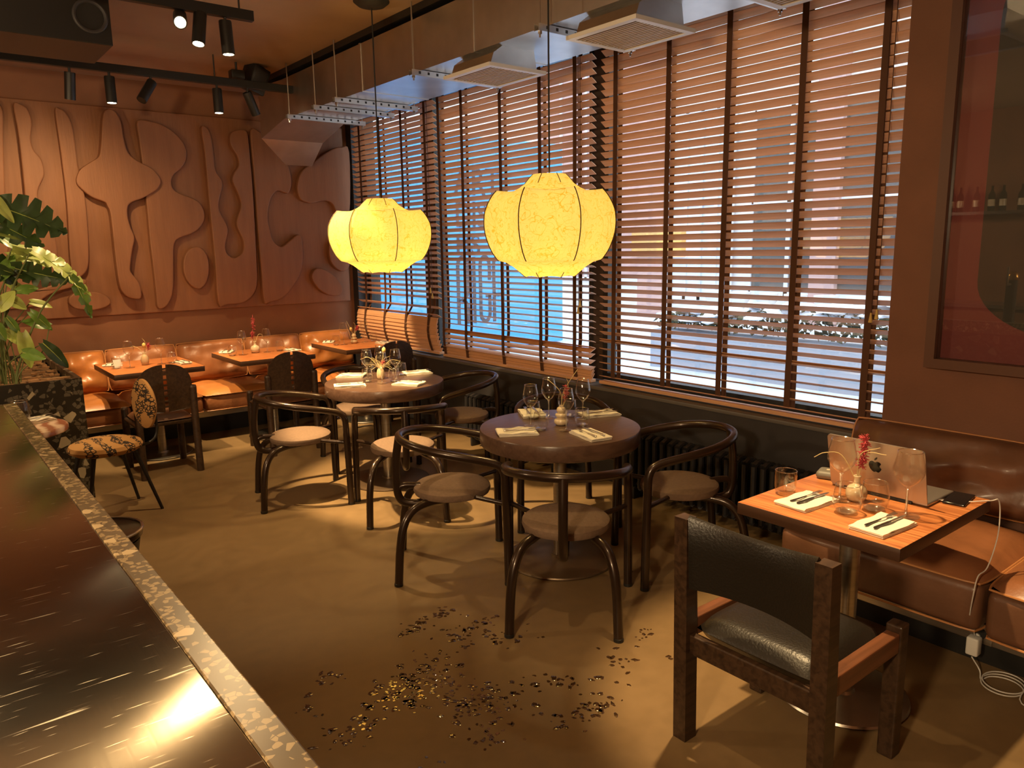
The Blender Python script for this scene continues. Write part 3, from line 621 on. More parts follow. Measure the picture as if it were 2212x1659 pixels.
# ================================================================== bar counter, planter
t = thing('bar_counter', 'scratched steel bar counter with a speckled terrazzo edge in the foreground', 'bar counter', (0, 2, 0))
m, N, L, b = nm('scratched_brushed_steel'); tc = N.new('ShaderNodeTexCoord'); mp = N.new('ShaderNodeMapping'); mp.inputs['Scale'].default_value = (90, 2.5, 1); L.new(tc.outputs['Object'], mp.inputs[0])
n1 = N.new('ShaderNodeTexNoise'); n1.inputs['Scale'].default_value = 1.5; n1.inputs['Detail'].default_value = 6; L.new(mp.outputs[0], n1.inputs[0])
n2 = N.new('ShaderNodeTexNoise'); n2.inputs['Scale'].default_value = 3; n2.inputs['Detail'].default_value = 6; L.new(tc.outputs['Object'], n2.inputs[0])
b.inputs['Metallic'].default_value = 1; b.inputs['Base Color'].default_value = (.42, .36, .28, 1)
rr = N.new('ShaderNodeMapRange'); rr.inputs[3].default_value = .12; rr.inputs[4].default_value = .19; L.new(n2.outputs[0], rr.inputs[0]); L.new(rr.outputs[0], b.inputs['Roughness'])
b.inputs['Anisotropic'].default_value = .97
tv = N.new('ShaderNodeCombineXYZ'); tv.inputs[0].default_value = 1; tv.inputs[1].default_value = 0; L.new(tv.outputs[0], b.inputs['Tangent'])
bp = N.new('ShaderNodeBump'); bp.inputs['Strength'].default_value = .04; bp.inputs['Distance'].default_value = .002; L.new(n1.outputs[0], bp.inputs['Height'])
# fine scratches in three directions: duller and paler than the polished sheet
prev = None
for sc, ang, sx_, w in ((7, .45, 14, .012), (9, .75, 18, .012), (6, -.35, 12, .010), (16, 1.3, 9, .014)):
    mp2 = N.new('ShaderNodeMapping'); mp2.inputs['Scale'].default_value = (1, sx_, 1); mp2.inputs['Rotation'].default_value = (0, 0, ang); L.new(tc.outputs['Object'], mp2.inputs[0])
    v1 = N.new('ShaderNodeTexNoise'); v1.inputs['Scale'].default_value = sc; v1.inputs['Detail'].default_value = 1; L.new(mp2.outputs[0], v1.inputs[0])
    c1 = N.new('ShaderNodeMapRange'); c1.inputs[1].default_value = .70; c1.inputs[2].default_value = .80; L.new(v1.outputs[0], c1.inputs[0])
    if prev is None: prev = c1.outputs[0]
    else:
        q = N.new('ShaderNodeMath'); q.operation = 'MAXIMUM'; L.new(prev, q.inputs[0]); L.new(c1.outputs[0], q.inputs[1]); prev = q.outputs[0]
mx = N.new('ShaderNodeMix'); mx.data_type = 'RGBA'; mx.inputs[6].default_value = (.44, .38, .29, 1); mx.inputs[7].default_value = (.85, .76, .58, 1); L.new(prev, mx.inputs[0]); L.new(mx.outputs[2], b.inputs['Base Color'])
ra = N.new('ShaderNodeMath'); ra.operation = 'MULTIPLY_ADD'; ra.inputs[1].default_value = .2; L.new(prev, ra.inputs[0]); L.new(rr.outputs[0], ra.inputs[2]); L.new(ra.outputs[0], b.inputs['Roughness'])
L.new(bp.outputs[0], b.inputs['Normal']); M_bar = m
bm = new_bm(); bx(bm, (-.75, -4.2, .965), (.318, 2.27, 1.0), .002); obj('steel_top', bm, M_bar, t, smooth=False)
bm = new_bm(); bx(bm, (.319, -4.2, .90), (.372, 2.29, 1.002), .003); bx(bm, (-.75, 2.271, .90), (.319, 2.29, 1.002), .003); obj('terrazzo_edge', bm, M_terr2, t, smooth=False)
bm = new_bm(); bx(bm, (-.70, -4.2, 0), (.30, 2.22, .965)); obj('bar_front', bm, M_terr, t, smooth=False)

t = thing('planter_box', 'tall dark terrazzo planter full of bark at the end of the bar', 'planter', (.25, 6.8, 0))
bm = new_bm(); th = .03; x0, x1, y0, y1, zt = -1.2, .66, -.90, .85, .86
for lo, hi in (((x0, y0, 0), (x1, y0+th, zt)), ((x0, y1-th, 0), (x1, y1, zt)), ((x1-th, y0+th, 0), (x1, y1-th, zt)), ((x0, y0+th, 0), (x0+th, y1-th, zt)), ((x0+th, y0+th, 0), (x1-th, y1-th, .1))): bx(bm, lo, hi)
obj('box', bm, M_terr, t, smooth=False)
M_bark = mat('bark_mulch', (.16, .085, .035), .9, var=.5, scale=14, bump=.6, bscale=30)
bm = new_bm(); bmesh.ops.create_grid(bm, x_segments=40, y_segments=40, size=1)
for v in bm.verts:
    v.co.x = -.27+v.co.x*.89; v.co.y = -.02+v.co.y*.84; v.co.z = .80+.05*noise.noise(v.co*5)
so = obj('bark_soil', bm, M_bark, t); so['kind'] = 'stuff'
rng = random.Random(9); bm = new_bm()
for k in range(420):
    x, y = rng.uniform(-.95, .6), rng.uniform(-.84, .8); box(bm, (x, y, .825+.02*rng.random()), (rng.uniform(.02, .07), rng.uniform(.01, .03), .012), rot=None)
so = obj('bark_chips', bm, mat('pale_bark_chips', (.36, .20, .09), .9, var=.4, scale=20), t, smooth=False); so['kind'] = 'stuff'

# ------------------------------------------------------------------ climbing plant with split leaves
def leaf_mesh(Ln, Wd, split=0, droop=.3, fold=.15, seed=0, heart=.12):
    """blade along +x, up +z; split = number of slits a side"""
    bm = new_bm(); n = 36; m_ = 6; rg = random.Random(seed); V = {}
    for i in range(n+1):
        t_ = i/n; w = Wd*(math.sin(PI*min(1, t_*.93+.07))**.65)*(1-.35*t_)
        if split and .15 < t_ < .93:
            ph = (t_-.15)/.78*split; cut = abs((ph % 1)-.5)*2; w *= 1-(.62 if cut > .72 else 0)
        for j in range(-m_, m_+1):
            u = j/m_; y = u*w; x = t_*Ln-(heart*Ln*(abs(u)**1.5) if t_ < .3 else 0)*(1-t_/.3)+.10*Ln*abs(u)*(1 if split else .3)
            z = -droop*Ln*t_*t_+fold*abs(y)-.5*droop*(y*y)/max(Wd, .01)+.012*noise.noise(Vector((x*12+seed, y*12, seed)))
            V[i, j] = bm.verts.new((x, y, z))
    for i in range(n):
        for j in range(-m_, m_): bm.faces.new((V[i, j], V[i+1, j], V[i+1, j+1], V[i, j+1]))
    return bm
def plant(name, label, base, leaves):
    """leaves: (blade base, tip, face normal, half width, slits, droop, material, stem root)"""
    t = thing(name, label, 'plant', base); B0 = Vector(base)
    for i, (p, q, nrm, Wd, sp, dr, mm, root) in enumerate(leaves):
        p, q = Vector(p), Vector(q); x = (q-p).normalized(); z = Vector(nrm); z = (z-x*z.dot(x)).normalized(); y = z.cross(x); Ln = (q-p).length
        o = obj('leaf', leaf_mesh(Ln*1.04, Wd, sp, dr, .2, i+1), mm, t, angle=80)
        o.matrix_local = Matrix.Translation(p-B0) @ Matrix((x, y, z)).transposed().to_4x4()
        bm = new_bm(); tube(bm, [(0, 0, .001), (Ln*.35, 0, -dr*Ln*.1225+.001), (Ln*.7, 0, -dr*Ln*.49+.001), (Ln*.97, 0, -dr*Ln*.94)], lambda k: .0035*(1-.8*k), 6, 4); obj('midrib', bm, M_leafl, o)
        r0 = Vector(root); mid = (r0*.45+p*.55); mid.z = r0.z+(p.z-r0.z)*.62; mid -= x*.05
        bm = new_bm(); tube(bm, [r0-B0, (r0*.8+mid*.2)+Vector((0, 0, .06))-B0, mid-B0, p-B0], (lambda k: .010-.005*k) if sp else .004, 8, 6); obj('stem', bm, M_vine, t)
    return t
A, B_, D = M_leaf, M_leafl, M_leafd
R0 = (.40, 6.30, .80); UPC = (0, -.75, .65)
plant('split_leaf_plant', 'big split-leaf plant arching over the terrazzo planter', (.40, 6.30, .80), [
    ((.55, 6.02, 2.02), (.90, 5.98, 1.88), (-.1, -.95, .3), .16, 4, .18, D, R0), ((.50, 6.10, 1.96), (.76, 6.08, 1.76), (-.1, -.85, -.4), .10, 3, .2, D, R0),
    ((.62, 6.1, 1.74), (.96, 6.08, 1.64), (.1, -.55, .8), .12, 6, .25, B_, (.45, 6.35, .80)), ((.72, 6.02, 1.73), (1.05, 6.0, 1.51), (.45, -.5, .75), .13, 6, .25, B_, (.48, 6.28, .80)), 
    ((.60, 6.12, 1.62), (.90, 6.05, 1.52), (0, -.85, -.35), .10, 5, .1, D, (.45, 6.2, .80)), ((.93, 6.0, 1.56), (1.04, 5.98, 1.30), (.3, -.9, .2), .055, 3, .2, A, (.55, 6.2, .80)),
    ((.46, 6.12, 1.88), (.71, 6.1, 1.84), (0, -.5, .85), .075, 0, .25, B_, R0), ((.50, 6.18, 1.86), (.73, 6.15, 1.74), (0, -.6, .8), .07, 0, .25, A, R0), ((.50, 5.92, 2.10), (.64, 5.90, 1.93), (.3, -.9, .3), .05, 0, .2, B_, R0),
    ((.40, 6.1, 1.75), (.62, 6.1, 1.55), UPC, .12, 4, .2, D, R0)])
rng = random.Random(21); lv = []
for (a, b_) in (((.60, 6.18, 1.70), (.82, 6.16, 1.66)), ((.53, 6.1, 1.55), (.63, 6.1, 1.69)), ((.62, 6.1, 1.46), (.73, 6.08, 1.49)), ((.64, 6.1, 1.57), (.75, 6.1, 1.57)), ((.79, 6.15, 1.21), (.65, 6.15, 1.27)), ((.68, 6.1, 1.32), (.80, 6.1, 1.19)), ((.73, 6.1, 1.10), (.87, 6.08, .93)),
                ((.52, 6.1, 1.20), (.63, 6.1, 1.10)), ((.62, 6.1, 1.18), (.64, 6.08, .95)), ((.54, 6.1, 1.29), (.61, 6.1, 1.18)), ((.55, 6.1, 1.42), (.66, 6.08, 1.36)), ((.50, 6.05, 1.35), (.58, 6.02, 1.46)), ((.48, 6.02, 1.62), (.60, 6.0, 1.60)), ((.44, 6.0, 1.28), (.52, 5.98, 1.16)), ((.58, 6.2, 1.52), (.70, 6.2, 1.44)), ((.70, 6.2, 1.38), (.82, 6.18, 1.36)), ((.42, 6.0, 1.48), (.50, 6.0, 1.38)), ((.6, 6.05, 1.05), (.72, 6.02, 1.02))):
    lv.append((a, b_, (rng.uniform(-.4, .4), -rng.uniform(.4, .9), rng.uniform(.2, .8)), rng.uniform(.036, .058), 0, .3, rng.choice((A, B_, A, B_, D)), (rng.uniform(.42, .58), rng.uniform(6.15, 6.35), .80)))
plant('heart_leaf_vine', 'tangled small-leaved green vine low in the terrazzo planter', (.50, 6.25, .80), lv)

# ================================================================== benches and cushions
def cushion_box(label, x0, x1, y0, y1, z0, z1, m1, side, group, seed=0, rz=0):
    """boxed seat cushion: domed top panel, sides, piping round both edges"""
    cx, cyy = (x0+x1)/2, (y0+y1)/2; t = thing('seat_cushion', label, 'seat cushion', (cx, cyy, z0), rz, group)
    sx, sy, hgt = (x1-x0)/2, (y1-y0)/2, z1-z0
    bm = new_bm(); rim = pillow(bm, (0, 0, hgt-.035), (sx, sy), .055, -.02, 16, 5, .012, seed); obj('top_panel', bm, m1, t, angle=60)
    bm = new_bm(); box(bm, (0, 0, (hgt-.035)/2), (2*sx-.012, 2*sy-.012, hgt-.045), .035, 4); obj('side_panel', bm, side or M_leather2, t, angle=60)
    bm = new_bm(); tube(bm, rim, .0045, 6, 1, closed=True); obj('piping', bm, M_piping, t)
    bm = new_bm(); rim2 = [Vector((p.x*.99, p.y*.99, .012)) for p in rim]; tube(bm, rim2, .0045, 6, 1, closed=True); obj('piping', bm, M_piping, t)
    return t
def back_cushion(label, c, s, ax, group, seed=0, lean=12, m1=None):
    """stuffed back cushion leaning on the wall; ax 'y' on the back wall, 'x' under the window"""
    t = thing('back_cushion', label, 'back cushion', c, 0 if ax == 'y' else -PI/2, group)
    bm = new_bm(); rim = pillow(bm, (0, 0, 0), s, .105, -.095, 18, 2.8, .06, seed, rot=(PI/2-math.radians(lean), 0, 0)); obj('stuffing', bm, m1 or M_leather2, t, angle=70)
    bm = new_bm(); tube(bm, rim, .005, 6, 1, closed=True); obj('piping', bm, M_piping, t)
    return t
t = thing('bench_base', 'long low bench base with a steel front along the carved wall', 'bench', (2.2, 7.55, 0))
bm = new_bm(); bx(bm, (-1.26, -.25, .165), (1.66, .33, .265), .003); obj('steel_rail', bm, M_steel, t, smooth=False)
bm = new_bm(); bx(bm, (-1.26, -.20, 0), (1.66, .33, .165)); obj('kick_plinth', bm, M_black, t, smooth=False)
SX = [.93, 1.435, 2.03, 2.70, 3.345, 3.86]
sl = ['tan seat cushion at the planter end of the carved-wall bench', 'tan seat cushion behind the leftmost split-back chair', 'tan seat cushion behind the middle bench table post', 'tan seat cushion right of the middle split-back chair', 'tan seat cushion in the corner by the window']
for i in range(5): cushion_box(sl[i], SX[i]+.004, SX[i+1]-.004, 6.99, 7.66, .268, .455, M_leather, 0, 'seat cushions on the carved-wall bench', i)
BX = [.93, 1.40, 2.02, 2.68, 3.28, 3.87]
bl = ['glossy tan back cushion beside the planter', 'tan back cushion behind the leftmost bench table', 'brown back cushion left of the middle bench table', 'brown back cushion with a creased side right of the middle bench table', 'tan back cushion in the corner by the window']
for i in range(5): back_cushion(bl[i], ((BX[i]+BX[i+1])/2, 7.72, .645), ((BX[i+1]-BX[i])/2-.003, .19), 'y', 'back cushions on the carved-wall bench', i+3, 14, M_leather if i in (0, 4) else M_leather2)
t = thing('bench_base', 'low bench base with a steel front under the framed picture', 'bench', (3.55, .2, 0))
bm = new_bm(); bx(bm, (-.35, -2.2, .115), (.345, 1.68, .225), .003); obj('steel_rail', bm, M_steel, t, smooth=False)
bm = new_bm(); bx(bm, (-.28, -2.2, 0), (.345, 1.68, .115)); obj('kick_plinth', bm, M_black, t, smooth=False)
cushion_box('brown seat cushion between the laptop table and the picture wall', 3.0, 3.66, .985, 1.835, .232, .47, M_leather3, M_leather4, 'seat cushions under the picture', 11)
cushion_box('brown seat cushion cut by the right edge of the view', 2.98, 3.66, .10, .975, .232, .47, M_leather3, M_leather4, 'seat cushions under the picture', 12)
back_cushion('long brown back cushion behind the laptop', (3.755, 1.45, .645), (.455, .172), 'x', 'back cushions under the picture', 5, 14, M_leather4)
back_cushion('brown back cushion cut by the right edge of the view', (3.72, .52, .65), (.44, .178), 'x', 'back cushions under the picture', 6, 18, M_leather3)

# ================================================================== tables
def round_table(label, x, y):
    t = thing('round_table', label, 'table', (x, y, 0), 0, 'round dining tables')
    bm = new_bm(); lathe(bm, [(0, .66), (.405, .66), (.425, .668), (.43, .68), (.43, .742), (.427, .749), (.422, .75), (0, .75)], 72); obj('tabletop', bm, M_walnut, t)
    bm = new_bm(); cyl(bm, (0, 0, .012), (0, 0, .66), .036, 24); obj('column', bm, M_steel, t)
    bm = new_bm(); lathe(bm, [(0, 0), (.295, 0), (.30, .006), (.297, .013), (.29, .016), (.05, .018), (.045, .03), (0, .03)], 56); obj('base_plate', bm, mat('brown_steel_base', (.16, .105, .06), .4, metal=.6), t)
    return t
round_table('dark round table under the nearer hanging lamp', 2.68, 2.96)
round_table('dark round table under the farther hanging lamp', 2.70, 4.89)
def square_table(label, cx, cyy, sx, sy, group, mm, ox=0, oy=0):
    t = thing('square_table', label, 'table', (cx, cyy, 0), 0, group)
    bm = new_bm(); box(bm, (0, 0, .727), (sx, sy, .046), .004, 2); obj('tabletop', bm, mm, t)
    bm = new_bm(); cyl(bm, (ox, oy, .012), (ox, oy, .704), .036, 24); obj('column', bm, M_steel, t)
    bm = new_bm(); lathe(bm, [(0, 0), (.235, 0), (.24, .006), (.235, .014), (.05, .018), (.045, .03), (0, .03)], 48, (ox, oy, 0)); obj('base_plate', bm, M_steel, t)
    return t
square_table('orange wooden table nearest the planter', 1.60, 7.03, .70, .80, 'bench tables along the carved wall', M_oakx, 0, -.19)
square_table('middle orange wooden table on the carved-wall bench', 2.61, 7.05, .70, .80, 'bench tables along the carved wall', M_oakx, 0, -.19)
square_table('orange wooden table in the window corner', 3.585, 7.07, .60, .80, 'bench tables along the carved wall', M_oakx, 0, -.19)
square_table('orange wooden table with the open laptop', 2.71, 1.31, .72, .60, None, M_oak, -.08, 0)
m, N, L, b = nm('veined_red_marble'); tc = N.new('ShaderNodeTexCoord'); wv = N.new('ShaderNodeTexWave'); wv.inputs['Scale'].default_value = 3.5; wv.inputs['Distortion'].default_value = 9; wv.inputs['Detail'].default_value = 4; L.new(tc.outputs['Object'], wv.inputs[0])
cr = N.new('ShaderNodeValToRGB'); e = cr.color_ramp.elements; e[0].position = .2; e[0].color = (.28, .10, .055, 1); e[1].position = .95; e[1].color = (.62, .45, .33, 1); L.new(wv.outputs[0], cr.inputs[0]); L.new(cr.outputs[0], b.inputs['Base Color']); b.inputs['Roughness'].default_value = .25
t = thing('marble_side_table', 'small round red-veined marble table between bar and planter', 'table', (.40, 4.97, 0))
bm = new_bm(); lathe(bm, [(0, .715), (.262, .715), (.27, .722), (.27, .744), (.265, .75), (0, .75)], 48); obj('tabletop', bm, m, t)
bm = new_bm(); cyl(bm, (0, 0, .01), (0, 0, .715), .03, 20); obj('column', bm, M_steel, t)
bm = new_bm(); lathe(bm, [(0, 0), (.22, 0), (.225, .008), (.2, .014), (0, .02)], 40); obj('base_plate', bm, M_steel, t)

# ================================================================== tube chairs
t = thing('tube_armchair', 'tube', 'chair')
bm = new_bm()
half = [(.262, .296, .53), (.258, .294, .585), (.235, .29, .628), (.17, .287, .652), (.04, .287, .680), (-.10, .255, .705), (-.20, .18, .721), (-.255, .09, .728)]
tube(bm, half+[(-.272, 0, .730)]+[(x, -y, z) for x, y, z in half[::-1]], .0215, 14, 6); obj('arm_rail', bm, M_bronze, t)
for s in (-1, 1):
    bm = new_bm(); tube(bm, [(.272, s*.302, .0), (.268, s*.299, .28), (.262, s*.296, .53)], .0215, 14, 4); o = obj('leg', bm, M_bronze, t)
    bm = new_bm(); lathe(bm, [(.020, 0), (.0225, .002), (.0225, .016), (.02, .017)], 14, (.272, s*.302, 0)); obj('foot_cap', bm, M_black, o)
    bm = new_bm(); tube(bm, [(-.02, s*.09, .405), (-.12, s*.135, .405), (-.20, s*.185, .385), (-.25, s*.215, .32), (-.275, s*.232, .2), (-.29, s*.24, 0)], .0215, 14, 6); o = obj('leg', bm, M_bronze, t)
    bm = new_bm(); lathe(bm, [(.020, 0), (.0225, .002), (.0225, .016), (.02, .017)], 14, (-.29, s*.24, 0)); obj('foot_cap', bm, M_black, o)
    bm = new_bm(); cyl(bm, (.10, s*.15, .430), (.266, s*.297, .430), .0125, 10); obj('side_stub', bm, M_bronze, t)
bm = new_bm(); tube(bm, [(-.272, 0, .728), (-.292, 0, .60), (-.295, 0, .48), (-.285, 0, .40), (-.25, 0, .365), (-.17, 0, .36), (-.02, 0, .395)], .0215, 14, 6); obj('back_post', bm, M_bronze, t)
bm = new_bm(); tube(bm, [(-.292, 0, .415), (-.283, 0, .445), (-.25, 0, .460), (-.17, 0, .455)], .017, 12, 5); obj('seat_brace', bm, M_bronze, t)
bm = new_bm(); lathe(bm, [(0, .408), (.175, .408), (.20, .418), (.207, .436), (.204, .452), (.19, .463), (.15, .468), (0, .470)], 48); obj('seat', bm, M_seatfab, t)
tc_root = t
CH = [((2.045, 4.925), -16, 'bronze tube armchair left of the farther round table'), ((2.435, 4.21), 64, 'bronze tube armchair in front of the farther round table'),
      ((3.26, 4.72), 163, 'bronze tube armchair by the radiator at the farther round table'), ((2.80, 5.50), 262, 'bronze tube armchair half hidden behind the farther round table'),
      ((2.19, 3.28), -33, 'bronze tube armchair left of the nearer round table'), ((2.30, 2.50), 45, 'bronze tube armchair in front of the nearer round table, nearest the camera'),
      ((3.12, 2.50), 148, 'bronze tube armchair right of the nearer round table'), ((3.16, 3.47), 238, 'bronze tube armchair behind the nearer round table by the window')]
for i, ((x, y), a, lab) in enumerate(CH):
    if i == 0: tc_root.location = (x, y, 0); tc_root.rotation_euler = (0, 0, math.radians(a)); tc_root['label'] = lab; tc_root['group'] = 'tube armchairs round the tables'
    else: dup(tc_root, (x, y, 0), math.radians(a), lab)

# ================================================================== split-back wooden chairs at the bench
t = thing('split_back_chair', 'x', 'chair')
def post(x, y, z, r=.027, dx=0): 
    bm = new_bm(); tube(bm, [(x+dx, y, 0), (x, y, z*.5), (x, y, z-.02)], r, 16, 4); lathe(bm, [(r, z-.02), (r*.85, z-.006), (0, z)], 16, (x, y, 0), cap=False); return bm
for s in (-1, 1):
    obj('leg', post(.225, s*.205, .50), M_darkwood, t); obj('leg', post(-.225, s*.205, .69, dx=-.02), M_darkwood, t)
    bm = new_bm(); pts = [(s*.014, .50)]+[(p.x, p.y) for p in catmull([(s*.10, .502, 0), (s*.185, .515, 0), (s*.20, .66, 0), (s*.188, .76, 0), (s*.14, .828, 0), (s*.07, .861, 0), (s*.014, .868, 0)], 4)]; prism(bm, pts, -.012, .012, 'x', bev=.004)
    for v in bm.verts: v.co.x += -.235+.03*(v.co.y/.2)**2-.06*(v.co.z-.5)
    obj('back_shell', bm, M_darkwood, t)
    bm = new_bm(); cyl(bm, (-.2, s*.205, .40), (.2, s*.205, .40), .016, 12); obj('side_rail', bm, M_darkwood, t)
for k in range(8):
    z = .535+k*.042; bm = new_bm(); bx(bm, (-.247-.06*(z-.5), -.02, z), (-.237-.06*(z-.5), .02, z+.014), .002); obj('rung', bm, M_darkwood, t, smooth=False)
bm = new_bm(); box(bm, (0, 0, .405), (.42, .40, .03), .01); obj('seat_frame', bm, M_darkwood, t)
bm = new_bm(); pillow(bm, (0, 0, .43), (.215, .20), .045, -.02, 12, 5); obj('seat', bm, mat('dark_brown_seat_leather', (.12, .05, .022), .4, var=.15, scale=6), t, angle=60)
h_root = t; h_root.location = (1.49, 6.345, 0); h_root.rotation_euler = (0, 0, PI/2); h_root['label'] = 'dark split-back wooden chair at the leftmost bench table'; h_root['group'] = 'split-back chairs along the bench'
dup(h_root, (2.50, 6.355, 0), PI/2, 'dark split-back wooden chair at the middle bench table')
dup(h_root, (3.50, 6.365, 0), PI/2+.05, 'dark split-back wooden chair at the window-corner bench table')

# ================================================================== patterned cafe chair by the planter
m, N, L, b = nm('ochre_print_fabric'); M_print = m
tc = N.new('ShaderNodeTexCoord'); wv = N.new('ShaderNodeTexWave'); wv.inputs['Scale'].default_value = 3.2; wv.inputs['Distortion'].default_value = 7; wv.inputs['Detail Scale'].default_value = 1.4; wv.wave_profile = 'TRI'; L.new(tc.outputs['Object'], wv.inputs[0])
v = N.new('ShaderNodeTexVoronoi'); v.feature = 'DISTANCE_TO_EDGE'; v.inputs['Scale'].default_value = 52; mp = N.new('ShaderNodeMapping'); mp.inputs['Scale'].default_value = (1, .45, 1); L.new(tc.outputs['Object'], mp.inputs[0]); L.new(mp.outputs[0], v.inputs[0])
k1 = N.new('ShaderNodeMath'); k1.operation = 'LESS_THAN'; k1.inputs[1].default_value = .13; L.new(v.outputs[0], k1.inputs[0])
k2 = N.new('ShaderNodeMath'); k2.operation = 'GREATER_THAN'; k2.inputs[1].default_value = .55; L.new(wv.outputs[0], k2.inputs[0])
k3 = N.new('ShaderNodeMath'); k3.operation = 'MULTIPLY'; L.new(k1.outputs[0], k3.inputs[0]); L.new(k2.outputs[0], k3.inputs[1])
mx = N.new('ShaderNodeMix'); mx.data_type = 'RGBA'; mx.inputs[6].default_value = (.42, .22, .07, 1); mx.inputs[7].default_value = (.02, .012, .006, 1); L.new(k3.outputs[0], mx.inputs[0]); L.new(mx.outputs[2], b.inputs['Base Color']); b.inputs['Roughness'].default_value = .85
t = thing('patterned_chair', 'thin-legged chair with round ochre patterned seat beside the planter', 'chair', (.93, 5.44, 0), math.radians(192))
bm = new_bm(); lathe(bm, [(0, .43), (.19, .43), (.215, .445), (.222, .462), (.21, .485), (.16, .502), (0, .512)], 44); obj('seat', bm, M_print, t)
bm = new_bm(); lathe(bm, [(0, -.03), (.12, -.026), (.15, -.008), (.15, .008), (.12, .026), (0, .03)], 40)
for v_ in bm.verts: p = v_.co.copy(); v_.co = (-.275+p.z*1.1, p.x, .70+p.y*1.12)
obj('backrest', bm, M_print, t)
for s in (-1, 1):
    bm = new_bm(); tube(bm, [(-.13, s*.11, .435), (-.19, s*.14, .22), (-.25, s*.17, 0)], lambda q: .014-.004*q, 10, 3); obj('leg', bm, M_black, t)
    bm = new_bm(); tube(bm, [(.12, s*.11, .435), (.17, s*.14, .22), (.21, s*.16, 0)], lambda q: .014-.004*q, 10, 3); obj('leg', bm, M_black, t)
bm = new_bm(); tube(bm, [(-.10, 0, .425), (-.24, 0, .42), (-.33, 0, .46), (-.345, 0, .58), (-.335, 0, .66), (-.30, 0, .68)], .009, 10, 5); obj('back_bracket', bm, M_black, t)

# ================================================================== black leather chair in front
t = thing('black_leather_chair', 'heavy dark wooden chair with black leather seat and sling back in the foreground', 'chair', (2.19, 1.275, 0))
for s in (-1, 1):
    bm = new_bm(); prism(bm, [(-.255, 0), (-.195, 0), (-.205, .45), (-.225, .815), (-.275, .815), (-.265, .45)], s*.25-.026, s*.25+.026, 'y'); obj('leg', bm, M_darkwood, t, smooth=False)
    bm = new_bm(); bx(bm, (.195, s*.248-.027, 0), (.25, s*.248+.027, .475), .006); obj('leg', bm, M_darkwood, t, smooth=False)
    bm = new_bm(); bx(bm, (-.205, s*.248-.022, .385), (.195, s*.248+.022, .452), .004); obj('side_rail', bm, wood('reddish_rail', (.17, .062, .026), (.11, .04, .016), .4), t, smooth=False)
bm = new_bm(); bx(bm, (-.245, -.225, .33), (-.215, .225, .40), .004); obj('cross_rail', bm, M_darkwood, t, smooth=False)
bm = new_bm(); bx(bm, (.205, -.225, .33), (.235, .225, .40), .004); obj('cross_rail', bm, M_darkwood, t, smooth=False)
bm = new_bm(); pillow(bm, (-.01, 0, .42), (.215, .224), .05, -.05, 16, 6); obj('seat', bm, M_blackleather, t, angle=60)
bm = new_bm(); n = 18
def slp(j, z, o):
    y = -.226+.452*j/n; q = 1-(2*j/n-1)**2; return (-.245+.048*q-.05*(z-.55)+o, y, z-(.030*q if z > .7 else 0))
rows = [[bm.verts.new(slp(j, z, o)) for j in range(n+1)] for z, o in ((.57, -.012), (.70, -.012), (.815, -.012), (.828, 0), (.815, .014), (.70, .014), (.57, .014))]
for a_, b_ in zip(rows, rows[1:]+rows[:1]):
    for j in range(n): bm.faces.new((a_[j], a_[j+1], b_[j+1], b_[j]))
bm.faces.new([r[0] for r in rows]); bm.faces.new([r[-1] for r in rows][::-1]); obj('sling_back', bm, M_blackleather, t, angle=50)
# bar stool half hidden by the counter
t = thing('bar_stool', 'dark metal bar stool showing past the bar edge', 'stool', (.478, 3.2, 0))
bm = new_bm(); lathe(bm, [(0, .60), (.15, .60), (.165, .615), (.165, .64), (.15, .635), (0, .63)], 36); obj('seat', bm, M_bronze, t)
bm = new_bm(); tube(bm, [(.165*math.cos(a), .165*math.sin(a), .64) for a in [2*PI*k/24 for k in range(24)]], .006, 8, 1, closed=True); obj('rim', bm, M_steel, t)
bm = new_bm(); lathe(bm, [(.155, .60), (.11, .35), (.10, .04), (.16, .012), (.16, 0), (0, 0)], 32, cap=False); obj('pedestal', bm, M_black, t)

# ================================================================== glasses, napkins, cutlery
def lathe_open(prof, n=32):
    bm = new_bm(); lathe(bm, prof, n, cap=False); return bm
def make_wine():
    t = thing('wine_glass', 'x', 'wine glass')
    b_ = [(.004, .100), (.012, .104), (.026, .118), (.038, .138), (.0425, .155), (.041, .175), (.036, .200), (.0325, .222)]
    pr = [(p.x, p.y) for p in catmull([(r, z, 0) for r, z in b_], 4)]
    obj('bowl', lathe_open(pr+[(.0315, .2225)]+[(max(r-.0012, .001), z+.0012) for r, z in pr[::-1]]), M_glass, t, angle=60)
    obj('stem', lathe_open([(.008, .006), (.0045, .014), (.0036, .03), (.0034, .07), (.0042, .092), (.009, .101)], 16), M_gsolid, t)
    obj('foot', lathe_open([(0, 0), (.036, 0), (.0375, .0012), (.030, .003), (.010, .006), (0, .008)], 36), M_glass, t)
    bm = new_bm(); tube(bm, [(.0322*math.cos(a), .0322*math.sin(a), .2225) for a in [2*PI*k/28 for k in range(28)]], .0013, 6, 1, closed=True); obj('rim', bm, M_gsolid, t)
    return t
